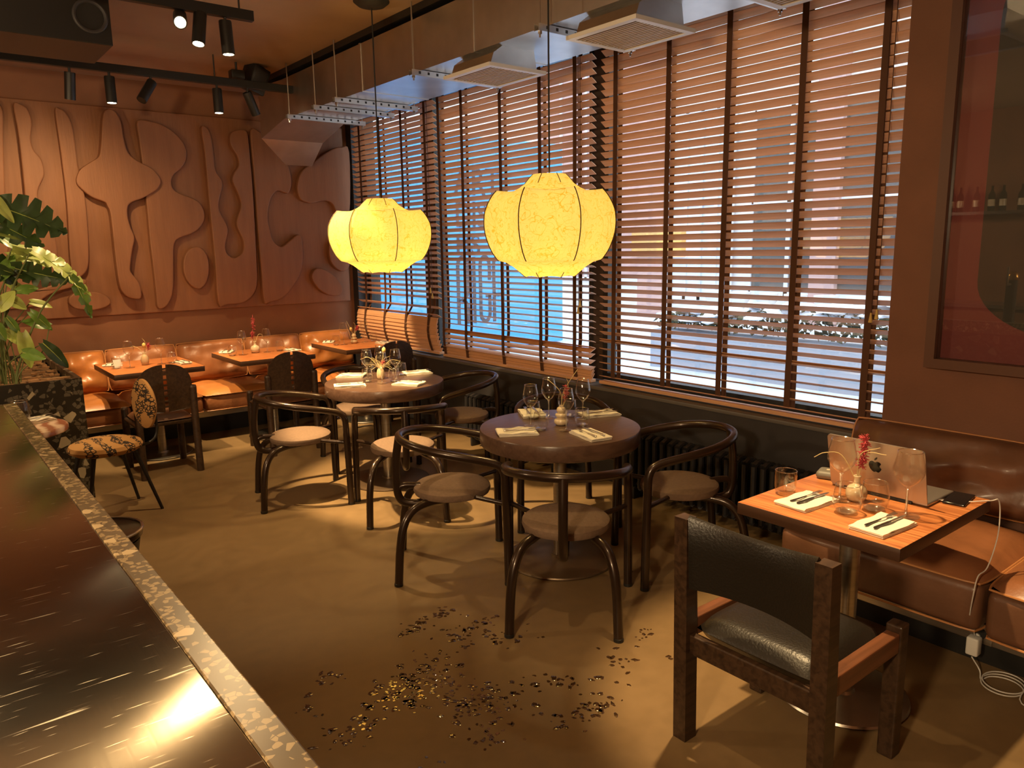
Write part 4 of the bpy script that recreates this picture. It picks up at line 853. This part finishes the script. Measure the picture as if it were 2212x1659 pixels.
def make_tumbler():
    t = thing('water_glass', 'x', 'tumbler')
    b_ = [(.0, .004), (.026, .005), (.036, .018), (.0405, .036), (.0395, .058), (.0355, .083), (.0335, .094)]
    pr = [(p.x, p.y) for p in catmull([(r, z, 0) for r, z in b_], 4)]
    obj('body', lathe_open([(0, 0), (.022, 0), (.030, .006)]+[p for p in pr if p[1] > .012]+[(.033, .0945)]+[(max(r-.0014, 0), z+.001) for r, z in pr[::-1]]), M_glass, t, angle=60)
    obj('heavy_base', lathe_open([(0, .0005), (.021, .0005), (.028, .006), (.030, .0095), (0, .011)]), M_gsolid, t)
    bm = new_bm(); tube(bm, [(.0333*math.cos(a), .0333*math.sin(a), .0942) for a in [2*PI*k/28 for k in range(28)]], .0013, 6, 1, closed=True); obj('rim', bm, M_gsolid, t)
    return t
def make_napkin(seed=0, L_=.20, W_=.13):
    t = thing('folded_napkin', 'x', 'napkin'); bm = new_bm(); th = .0042
    a, z = L_/2, .0024
    prof = [(-a, z)]+[(-a+2*a*k/8, z) for k in range(1, 9)]+[(a+.0035, z+.0022), (a+.0035, z+.004)]+[(a-2*a*k/8, z+.0062+.0012*math.sin(k)) for k in range(0, 9)]+[(-a-.0035, z+.0085), (-a-.0035, z+.0105)]+[(-a+(2*a-.014)*k/8, z+.0128+.002*math.sin(k*1.3+seed)) for k in range(0, 9)]
    ribbon(bm, prof, th, -W_/2, W_/2, 10, .004, seed); obj('cloth', bm, M_linen, t, angle=60); return t
def make_fork(hm):
    t = thing('fork', 'x', 'fork'); bm = new_bm()
    for k in range(4):
        y = -.0085+.0057*k; box(bm, (.083, y, .0035+.002), (.040, .0028, .0016))
    prism(bm, smooth2([(.066, -.0105), (.066, .0105), (.052, .0095), (.040, .003), (.0, .0025), (.0, -.0025), (.040, -.003), (.052, -.0095)], 2), .003, .0052, 'z'); obj('fork_head', bm, M_cutlery, t, smooth=False)
    bm = new_bm(); prism(bm, smooth2([(.002, -.0028), (.002, .0028), (-.05, .0045), (-.090, .0068), (-.097, 0), (-.090, -.0068), (-.05, -.0045)], 3), .002, .0055, 'z', bev=.0014); obj('handle', bm, hm, t); return t
def make_knife(hm):
    t = thing('table_knife', 'x', 'knife'); bm = new_bm()
    prism(bm, smooth2([(.0, -.005), (.0, .0055), (.07, .0085), (.098, .0065), (.108, -.001), (.09, -.0055), (.04, -.006)], 3), .0035, .005, 'z'); obj('blade', bm, M_cutlery, t, smooth=False)
    bm = new_bm(); prism(bm, smooth2([(.003, -.0055), (.003, .0055), (-.06, .006), (-.092, .0065), (-.098, 0), (-.092, -.0065), (-.06, -.006)], 3), .0015, .0065, 'z', bev=.0015); obj('handle', bm, hm, t); return t
M_gsolid = glass('thick_glass', tint=(.90, .90, .87), ior=1.5, face=.30, rough=.12)
PRO = {'wine': make_wine(), 'tumbler': make_tumbler(), 'nap': make_napkin(1), 'nap2': make_napkin(4, .21, .12), 'fork': make_fork(M_cutlery), 'knife': make_knife(M_cutlery), 'fork2': make_fork(M_handle), 'knife2': make_knife(M_handle)}
USED = set()
def put(kind, loc, label, group=None, rz=0.0, scale=None):
    p = PRO[kind]
    if kind not in USED:
        USED.add(kind); p.location = loc; p.rotation_euler = (0, 0, rz); p['label'] = label
        if group: p['group'] = group
        if scale: p.scale = scale
        return p
    return dup(p, loc, rz, label, group, scale or (1, 1, 1))
TZ = .7505
def setting(x, y, rz, where, table, gap=.024, fk='fork', kn='knife', nk='nap', h=TZ, len_=0.0, sc=(1, 1, 1)):
    put(nk, (x, y, h), 'cream folded napkin %s on %s' % (where, table), 'folded napkins', rz, sc)
    c, s = math.cos(rz), math.sin(rz); zc = h+.0195*sc[2]
    for k, nme, o in ((fk, 'fork', gap), (kn, 'table knife', -gap)):
        w = 'steel ' if '2' not in k else 'dark-handled '
        put(k, (x-s*o+c*len_, y+c*o+s*len_, zc), '%s%s lying on the napkin %s on %s' % (w, nme, where, table), '%ss on napkins' % ('fork' if k[0] == 'f' else 'knive'), rz, (.95, .78, 1))

# ---- nearer round table
T = 'the nearer round table'
for x, y, w in ((2.575, 3.075, 'farthest left'), (2.78, 3.16, 'near the back stem of the vase'), (2.64, 2.865, 'nearest the camera'), (2.90, 3.01, 'closest to the window')): put('wine', (x, y, TZ), 'tall empty wine glass %s on %s' % (w, T), 'wine glasses')
for x, y, w in ((2.55, 2.965, 'left of the stacked-ball vase'), (2.775, 2.885, 'right of the front wine glass'), (2.885, 3.10, 'behind the vase toward the window'), (2.70, 3.20, 'behind the leftmost wine glass')): put('tumbler', (x, y, TZ), 'empty water tumbler %s on %s' % (w, T), 'water tumblers')
setting(2.41, 2.99, math.radians(-30), 'at the left', T, len_=.02)
setting(2.645, 2.69, math.radians(78), 'at the front', T, nk='nap2')
setting(3.03, 3.01, math.radians(-20), 'on the window side', T, nk='nap2')
setting(2.76, 3.29, math.radians(60), 'at the back', T)
# ---- farther round table
T = 'the farther round table'
for x, y, w in ((2.63, 5.02, 'farthest left'), (2.63, 4.80, 'nearest the camera'), (2.79, 4.88, 'closest to the window'), (2.82, 5.16, 'at the back')): put('wine', (x, y, TZ), 'tall empty wine glass %s on %s' % (w, T), 'wine glasses')
for x, y, w in ((2.58, 4.93, 'left of the dried pods'), (2.73, 4.80, 'right of the front wine glass'), (2.92, 5.02, 'behind the right-hand wine glass'), (2.73, 5.17, 'behind the dried pods')): put('tumbler', (x, y, TZ), 'empty water tumbler %s on %s' % (w, T), 'water tumblers')
setting(2.40, 4.85, math.radians(-25), 'at the left', T, nk='nap2')
setting(2.75, 4.63, math.radians(120), 'at the front', T)
setting(3.05, 5.00, math.radians(-15), 'on the window side', T)
setting(2.61, 5.24, math.radians(140), 'at the back', T)
# ---- three bench tables
BT = [('the leftmost bench table', (1.44, 6.96), (1.70, 7.0), (1.345, 7.0), (1.785, 6.99), (1.36, 7.22), (1.85, 6.90)),
      ('the middle bench table', (2.43, 7.07), (2.67, 7.09), (2.335, 7.07), (2.80, 7.10), (2.37, 7.33), (2.885, 7.0)),
      ('the window-corner bench table', (3.47, 7.09), (3.72, 7.12), (3.395, 7.11), (3.835, 7.14), (3.43, 7.36), (3.81, 6.88))]
for T, w1, w2, t1, t2, n1, n2 in BT:
    put('wine', (*w1, TZ), 'empty wine glass left of the vase on %s' % T, 'wine glasses'); put('wine', (*w2, TZ), 'empty wine glass right of the vase on %s' % T, 'wine glasses')
    put('tumbler', (*t1, TZ), 'water tumbler at the left edge of %s' % T, 'water tumblers'); put('tumbler', (*t2, TZ), 'water tumbler at the right edge of %s' % T, 'water tumblers')
    setting(*n1, math.radians(60), 'at the left rear', T, sc=(.85, .85, 1)); setting(*n2, math.radians(95), 'at the right front', T, nk='nap2', sc=(.8, .8, 1))
t = thing('numbered_card', 'small white card marked with the figure one behind the left tumbler', 'table card', (1.375, 7.10, TZ), math.radians(20))
bm = new_bm(); box(bm, (0, 0, .032), (.07, .0012, .062), rot=(-.35, 0, 0)); obj('card', bm, M_white, t, smooth=False)
text('numeral', '1', .05, M_cord, t, (-.012, -.004, .016), (PI/2-.35, 0, 0), 1.2, .0004)
# ---- marble table
put('tumbler', (.46, 5.12, TZ), 'big tumbler on the red marble side table', 'water tumblers', 0, (1.25, 1.25, 1.3))
setting(.53, 5.06, math.radians(20), 'beside the tumbler', 'the red marble side table', sc=(.8, .8, 1.3))
# ---- laptop table
T = 'the laptop table'
put('wine', (2.655, 1.375, TZ), 'big wine glass left of the red sprig on the laptop table', 'wine glasses', 0, (1.22, 1.22, 1.05))
put('wine', (2.66, 1.135, TZ), 'big wine glass right of the laptop logo on the laptop table', 'wine glasses', 0, (1.22, 1.22, 1.05))
put('tumbler', (2.535, 1.285, TZ), 'front water tumbler on the laptop table', 'water tumblers', 0, (1.2, 1.2, 1.12))
put('tumbler', (2.635, 1.235, TZ), 'water tumbler in front of the laptop logo', 'water tumblers', 0, (1.2, 1.2, 1.12))
setting(2.535, 1.435, math.radians(-4), 'at the left', T, .014, 'fork2', 'knife2', 'nap', len_=.01, sc=(1.05, 1.0, .8))
setting(2.495, 1.135, math.radians(-4), 'at the right front', T, .016, 'fork2', 'knife2', 'nap2', len_=.01, sc=(.98, 1.0, .9))
t = thing('ribbed_glass', 'ribbed whisky tumbler at the far left corner of the laptop table', 'tumbler', (2.565, 1.545, TZ))
bm = new_bm(); n = 72; prof = [(.0, .0), (.030, 0), (.0365, .006), (.039, .03), (.0405, .088), (.0405, .093), (.038, .093), (.036, .03), (.030, .016), (0, .014)]; rows = []
for r, z in prof: rows.append([bm.verts.new(((r+(.0011*math.cos(j*PI*.5) if .01 < z < .08 and r > .0365 else 0))*math.cos(2*PI*j/n), (r+(.0011*math.cos(j*PI*.5) if .01 < z < .08 and r > .0365 else 0))*math.sin(2*PI*j/n), z)) for j in range(n)])
for a_, b_ in zip(rows, rows[1:]):
    for j in range(n): bm.faces.new((a_[j], a_[(j+1) % n], b_[(j+1) % n], b_[j]))
obj('body', bm, glass('ribbed_clear_glass', tint=(.93, .92, .88), ior=1.5, face=.03, rough=.03), t, angle=25)
bm = new_bm(); tube(bm, [(.039*math.cos(a), .039*math.sin(a), .093) for a in [2*PI*k/28 for k in range(28)]], .0012, 6, 1, closed=True); obj('rim', bm, M_gsolid, t)

# ================================================================== vases with dried flowers
VP = {'balls': [(0, 0), (.024, 0), (.036, .012), (.034, .028), (.022, .036), (.030, .046), (.029, .058), (.018, .064), (.024, .074), (.021, .088), (.013, .094), (.012, .10), (.009, .10), (.009, .07), (0, .07)],
      'round': [(0, 0), (.020, 0), (.034, .012), (.038, .034), (.030, .055), (.013, .066), (.011, .085), (.014, .095), (.010, .095), (.008, .07), (0, .07)],
      'drop': [(0, 0), (.020, 0), (.028, .015), (.030, .04), (.025, .066), (.014, .085), (.013, .095), (.010, .095), (.009, .07), (0, .07)]}
def sprig(parent, base, tip, n, m, r=.018, ln=.026, seed=0):
    rg = random.Random(seed); bm = new_bm(); B, Tp = Vector(base), Vector(tip)
    for k in range(n):
        p = B+(Tp-B)*rg.random()**.8; d = Vector((rg.gauss(0, 1), rg.gauss(0, 1), rg.gauss(.3, 1))).normalized(); cyl(bm, p+d*.002, p+d*rg.uniform(.5, 1)*ln, .0022, 5, .0012)
    obj('blossom', bm, m, parent)
def vase(label, kind, x, y, items, mm, sc=1.0, rz=0.0):
    t = thing('bud_vase', label, 'vase', (x, y, TZ), rz, 'bud vases with dried flowers'); t.scale = (sc, sc, sc)
    pr = [(p.x, p.y) for p in catmull([(r, z, 0) for r, z in VP[kind]], 4)]; bm = new_bm(); lathe(bm, [(max(r, 0), max(z, 0)) for r, z in pr], 32, cap=False); obj('pot', bm, mm, t, angle=60)
    for i, it in enumerate(items):
        if it[0] == 'stem':
            bm = new_bm(); tube(bm, it[1], lambda q: .0022-.0009*q, 6, 5); obj('dried_stem', bm, M_stem, t)
        elif it[0] == 'red':
            bm = new_bm(); tube(bm, [(0, 0, .07), it[1]], .0015, 6, 1); obj('dried_stem', bm, M_stem, t); sprig(t, it[1], it[2], it[3], M_red, seed=i+int(x*100))
        elif it[0] == 'bud':
            bm = new_bm(); tube(bm, [(0, 0, .07), it[1]], .0015, 6, 1); obj('dried_stem', bm, M_stem, t)
            bm = new_bm(); lathe(bm, [(0, -.022), (.010, -.015), (.015, 0), (.012, .014), (0, .024)], 14, it[1]); obj('seed_head', bm, M_bud, t)
        elif it[0] == 'tuft':
            rg = random.Random(i); bm = new_bm()
            for k in range(34):
                d = Vector((rg.gauss(0, .6), rg.gauss(0, .6), rg.uniform(.1, 1.2))); tube(bm, [(0, 0, .08), d*.045+Vector((0, 0, .09)), d*.085+Vector((rg.gauss(0, .02), rg.gauss(0, .02), .07))], .0011, 4, 3)
            obj('dried_tuft', bm, M_stem, t)
    return t
vase('stacked-ball cream vase with bare twigs on the nearer round table', 'balls', 2.71, 2.98, [('stem', [(0, 0, .07), (-.005, .0, .17), (-.05, .05, .24)]), ('stem', [(0, 0, .07), (.012, -.005, .17), (.03, -.05, .25), (.06, -.06, .29)]), ('stem', [(0, 0, .07), (.03, -.02, .2), (.015, -.02, .25)]), ('red', (.012, -.02, .13), (.014, -.025, .20), 50)], M_ceramic, 1.05)
vase('cream vase with pale pods and straw tuft on the farther round table', 'drop', 2.72, 4.98, [('tuft',), ('bud', (.03, -.01, .215)), ('stem', [(0, 0, .07), (.06, -.05, .14), (.12, -.09, .13)]), ('red', (.005, -.02, .11), (.01, -.03, .14), 16), ('stem', [(0, 0, .07), (-.06, .05, .16), (-.12, .08, .15)])], M_ceram2)
vase('beige drop vase with a white lily and red sprig on the leftmost bench table', 'drop', 1.58, 7.05, [('stem', [(0, 0, .07), (-.03, .01, .13), (-.07, .02, .155), (-.09, .02, .15)]), ('bud', (.003, 0, .155)), ('red', (.03, -.01, .12), (.035, -.01, .165), 60), ('stem', [(0, 0, .07), (.015, 0, .17), (-.005, 0, .215)])], M_ceram2, 1.08)
vase('round pale vase with a tall red spike on the middle bench table', 'round', 2.575, 7.14, [('red', (-.012, 0, .13), (-.012, 0, .175), 80), ('stem', [(0, 0, .07), (.03, -.01, .15), (.06, -.02, .15), (.068, -.02, .125)]), ('red', (-.005, 0, .18), (-.003, 0, .30), 60)], M_ceramic, 1.12)
vase('stacked-ball vase with yellow bud and red sprig in the window corner', 'balls', 3.60, 7.12, [('bud', (-.025, .01, .145)), ('red', (.025, -.01, .13), (.04, -.01, .17), 70), ('stem', [(0, 0, .07), (-.04, .02, .18), (-.06, .03, .23)]), ('stem', [(0, 0, .07), (.02, 0, .18), (.0, 0, .215)])], M_ceram2)
vase('round cream vase with a red sprig in front of the laptop lid', 'round', 2.69, 1.33, [('red', (.005, -.01, .13), (.018, -.012, .24), 210), ('stem', [(0, 0, .07), (-.03, .05, .17), (-.06, .10, .175), (-.08, .13, .155)]), ('stem', [(0, 0, .07), (-.01, -.01, .18), (-.03, -.09, .225)]), ('stem', [(0, 0, .07), (.01, -.02, .18), (.0, -.10, .195)])], M_ceramic, 1.0)

# ================================================================== laptop, puck, phone, cable
t = thing('laptop', 'open grey laptop seen from behind its lid', 'laptop', (2.80, 1.305, .75), 0)
bm = new_bm(); box(bm, (.115, 0, .009), (.225, .365, .014), .005, 3); obj('keyboard_base', bm, M_alu, t)
bm = new_bm(); pts = []
for cx, cz, a0 in ((.1825-.014, .212-.014, 0), (-.1825+.014, .212-.014, 90), (-.1825+.004, .004, 180), (.1825-.004, .004, 270)):
    r = .014 if cz > .1 else .004
    for k in range(5): a = math.radians(a0+90*k/4); pts.append((cx+r*math.cos(a), cz+r*math.sin(a)))
prism(bm, pts, -.003, .003, 'x', bev=.001); lid = obj('lid', bm, M_alu, t); lid.location = (0, 0, .014); lid.rotation_euler = (0, math.radians(-14), 0)
bm = new_bm(); out = smooth2([(.0, .040), (.010, .045), (.022, .042), (.026, .034), (.021, .028), (.020, .020), (.027, .012), (.021, .0), (.012, -.008), (.002, -.005), (-.008, -.008), (-.019, .0), (-.027, .014), (-.028, .028), (-.022, .041), (-.011, .045)], 3)
prism(bm, [(-y*.85, z*.85+.095) for y, z in out], -.0034, -.0031, 'x'); lf = smooth2([(-.002, .050), (.004, .052), (.011, .060), (.011, .067), (.004, .063), (-.001, .057)], 3); prism(bm, [(-y*.85, z*.85+.095) for y, z in lf], -.0034, -.0031, 'x')
o = obj('fruit_logo', bm, M_phone, lid, smooth=False)
bm = new_bm(); bx(bm, (-.006, -.13, -.001), (.004, .13, .012), .003); obj('hinge', bm, M_cord, t)
bm = new_bm()
for y in (-.15, -.12, .12, .15): bx(bm, (.02, y-.01, 0), (.04, y+.01, .003))
obj('rubber_foot', bm, M_cord, t)
t = thing('charging_puck', 'rounded grey puck with a pale logo at the far corner of the laptop table', 'puck', (2.88, 1.545, .75), .3)
bm = new_bm(); box(bm, (0, 0, .017), (.085, .085, .034), .016, 5); obj('shell', bm, mat('grey_green_plastic', (.14, .13, .105), .5), t)
bm = new_bm(); prism(bm, [(p[0]*.32, (p[1]-.02)*.32) for p in out], .0338, .0344, 'z'); obj('fruit_logo', bm, M_ceramic, t, smooth=False)
t = thing('mobile_phone', 'black phone lying by the laptop at the table edge', 'phone', (2.975, 1.085, .7505), math.radians(8))
bm = new_bm(); box(bm, (0, 0, .0045), (.155, .075, .009), .004, 3); obj('body', bm, M_phone, t)
bm = new_bm(); box(bm, (0, 0, .0092), (.147, .069, .0006), 0); obj('screen', bm, M_phone, t, smooth=False)
t = thing('charging_cable', 'thin white cable from the laptop down to the plug and coiled on the floor', 'cable', (0, 0, 0))
bm = new_bm(); tube(bm, [(2.905, 1.12, .757), (2.95, 1.06, .756), (3.03, 1.0, .757), (3.078, .985, .745), (3.082, .98, .62), (3.04, .99, .50), (2.985, 1.0, .475), (2.97, 1.005, .40), (3.03, 1.03, .27), (3.12, 1.045, .20), (3.16, 1.05, .16)], .0022, 8, 6); obj('upper_lead', bm, M_white, t)
bm = new_bm(); lo = [(3.15, 1.05, .07), (3.16, 1.02, .02)]+[(3.12+.075*math.cos(a)+.012*k/10, .93+.07*math.sin(a), .006+.0006*k) for k, a in enumerate([PI/2-2*PI*q/10 for q in range(26)])]+[(3.06, .84, .006), (3.02, .70, .006)]
tube(bm, lo, .0026, 8, 4); obj('floor_coil', bm, M_white, t)
bm = new_bm(); box(bm, (2.915, 1.118, .757), (.02, .01, .006), .002, 2); obj('connector', bm, M_cutlery, t)
t = thing('wall_socket', 'steel socket plate let into the bench front', 'socket', (3.199, 1.04, .16))
bm = new_bm(); box(bm, (-.004, 0, .0), (.008, .085, .085), .003); obj('plate', bm, M_steel, t)
bm = new_bm(); lathe(bm, [(0, 0), (.022, 0), (.022, .003), (0, .003)], 24)
for v_ in bm.verts: p = v_.co.copy(); v_.co = (-.008-p.z, p.x, p.y)
obj('recess', bm, M_cord, t)
t = thing('power_adapter', 'white cube charger plugged into the bench front', 'charger', (3.17, 1.05, .115))
bm = new_bm(); box(bm, (-.01, 0, 0), (.045, .045, .075), .007, 3); obj('body', bm, M_white, t)
bm = new_bm(); cyl(bm, (.012, 0, .03), (.022, 0, .03), .012, 14); obj('pin_block', bm, M_white, t)

# ================================================================== wet patch on the concrete
m, N, L, b = nm('water_on_concrete'); b.inputs['Base Color'].default_value = (.055, .028, .012, 1); b.inputs['Roughness'].default_value = .04; b.inputs['Specular IOR Level'].default_value = 1.0; b.inputs['IOR'].default_value = 1.9
rng = random.Random(77); bm = new_bm()
CL = [(1.66, 2.80, .05, .04, 26), (1.80, 2.62, .08, .06, 50), (1.90, 2.47, .06, .05, 20), (1.50, 2.46, .09, .08, 60), (1.36, 2.46, .07, .05, 34), (1.42, 2.34, .09, .06, 50), (1.28, 2.38, .08, .05, 40), (1.14, 2.67, .06, .03, 12), (1.56, 2.13, .06, .08, 60), (1.44, 2.16, .05, .05, 30), (1.46, 1.98, .05, .05, 26), (1.11, 2.30, .06, .04, 22), (1.77, 2.12, .05, .04, 16), (1.86, 1.85, .09, .04, 36), (2.15, 2.02, .05, .04, 14), (2.39, 2.10, .06, .03, 14), (1.00, 2.50, .04, .05, 8), (.98, 2.33, .04, .05, 8), (1.22, 1.97, .06, .03, 6), (1.83, 2.84, .03, .03, 14), (2.48, 1.84, .06, .04, 18), (1.68, 1.86, .05, .04, 9), (1.9, 2.02, .05, .04, 12)]
for x0, y0, sx, sy, n in CL:
    for k in range(n):
        x, y = rng.gauss(x0, sx), rng.gauss(y0, sy); r = rng.choice((.006, .008, .011, .014, .018)); a0 = rng.random()*PI; st_ = rng.uniform(.45, .9); ring = []
        for j in range(9):
            a = 2*PI*j/9; rr_ = r*rng.uniform(.7, 1.2); u, w = rr_*math.cos(a), rr_*st_*math.sin(a); ring.append(bm.verts.new((x+u*math.cos(a0)-w*math.sin(a0), y+u*math.sin(a0)+w*math.cos(a0), .0003)))
        top = [bm.verts.new((x+(v.co.x-x)*.8, y+(v.co.y-y)*.8, .0012)) for v in ring]; c_ = bm.verts.new((x, y, .0012))
        for j in range(9): bm.faces.new((ring[j], ring[(j+1) % 9], top[(j+1) % 9], top[j])); bm.faces.new((top[j], top[(j+1) % 9], c_))
tag(obj('water_drops', bm, m, angle=25), 'scattered drops of water on the concrete floor in the foreground', 'water', kind='stuff')

# ================================================================== back bar behind the camera, seen in the picture glass
t = thing('back_bar_shelf', 'dark shelf of the back bar reflected in the picture glass', 'shelf', (-2.75, 3.4, 2.0))
bm = new_bm(); bx(bm, (-.2, -1.6, 0), (.18, 1.6, .035)); obj('board', bm, M_darkwood, t, smooth=False)
bm = new_bm(); bx(bm, (-.2, -1.3, -.25), (.05, -1.27, 0)); bx(bm, (-.2, 1.27, -.25), (.05, 1.3, 0)); obj('shelf_bracket', bm, M_black, t, smooth=False)
t = thing('back_counter', 'dark back counter of the bar reflected in the picture glass', 'counter', (-2.7, 3.0, 0))
bm = new_bm(); bx(bm, (-.28, -2.4, .9), (.32, 2.4, .94)); obj('worktop', bm, M_steel, t, smooth=False)
bm = new_bm(); bx(bm, (-.28, -2.4, 0), (.28, 2.4, .9)); obj('cabinet_body', bm, M_black, t, smooth=False)
t = thing('wine_bottle', 'bottle on the back bar shelf', 'bottle', (-2.7, 2.3, 2.035), 0, 'bottles on the back bar shelf')
bm = new_bm(); lathe(bm, [(0, 0), (.036, 0), (.038, .01), (.038, .19), (.03, .215), (.014, .24), (.0135, .30), (0, .30)], 20); obj('glass_body', bm, mat('bottle_glass', (.012, .02, .008), .1), t)
bm = new_bm(); lathe(bm, [(.0385, .06), (.0385, .14)], 20, cap=False); obj('paper_label', bm, M_ceramic, t)
for k in range(1, 14): dup(t, (-2.7+rng.uniform(-.06, .06), 2.3+k*.16+rng.uniform(-.03, .03), 2.035))
t = thing('beer_tap', 'black beer tap column with a brass dome on the bar', 'beer tap', (-.20, 2.6, 1.0))
bm = new_bm(); cyl(bm, (0, 0, 0), (0, 0, .34), .045, 28); obj('column', bm, M_black, t)
bm = new_bm(); lathe(bm, [(.06, .34), (.06, .352), (.05, .36), (.047, .385), (.03, .41), (0, .42)], 28); obj('dome', bm, mat('brass', (.70, .42, .13), .25, metal=1), t)
bm = new_bm(); cyl(bm, (.03, 0, .30), (.10, 0, .30), .012, 12); tube(bm, [(.10, 0, .30), (.115, 0, .31), (.12, 0, .46)], .009, 10, 3); obj('tap_handle', bm, M_steel, t)
def globe(label, loc, watts):  # added lamps, out of view, that brighten duct, ceiling and blinds
    t = thing('added_globe_lamp', label, 'pendant lamp', loc, 0, 'added fill globes over the bar')
    bm = new_bm(); lathe(bm, [(0, -.11), (.06, -.092), (.1, -.045), (.11, 0), (.1, .045), (.06, .092), (.03, .106)], 28, cap=False); obj('globe', bm, emit('added_opal_globe', (1, .74, .40), .9), t)
    bm = new_bm(); cyl(bm, (0, 0, .10), (0, 0, Z-loc[2]), .004, 8); obj('cord', bm, M_cord, t)
    bm = new_bm(); cyl(bm, (0, 0, .098), (0, 0, .15), .032, 16); obj('cap', bm, M_black, t)
    light('added_globe_fill', 'POINT', (loc[0], loc[1], loc[2]-.16), watts, (1.0, .72, .40), size=.12)
globe('added opal globe lamp over the bar, unseen fill behind the camera', (-1.3, .2, 2.3), 120)
globe('added opal globe lamp over the bar near the planter, unseen fill', (-1.3, 4.7, 2.4), 40)
spot('track spotlight out of view over the laptop table', (2.30, 1.75, 3.1), (2.66, 1.28, .75), True, 128, 46, aim_light=(2.6, 1.3, .75))
spot('added track spotlight out of view, brightening the foreground floor', (1.3, 1.9, 3.1), (1.6, 2.2, 0), True, 18, 85)  # added lamp that lifts the floor light
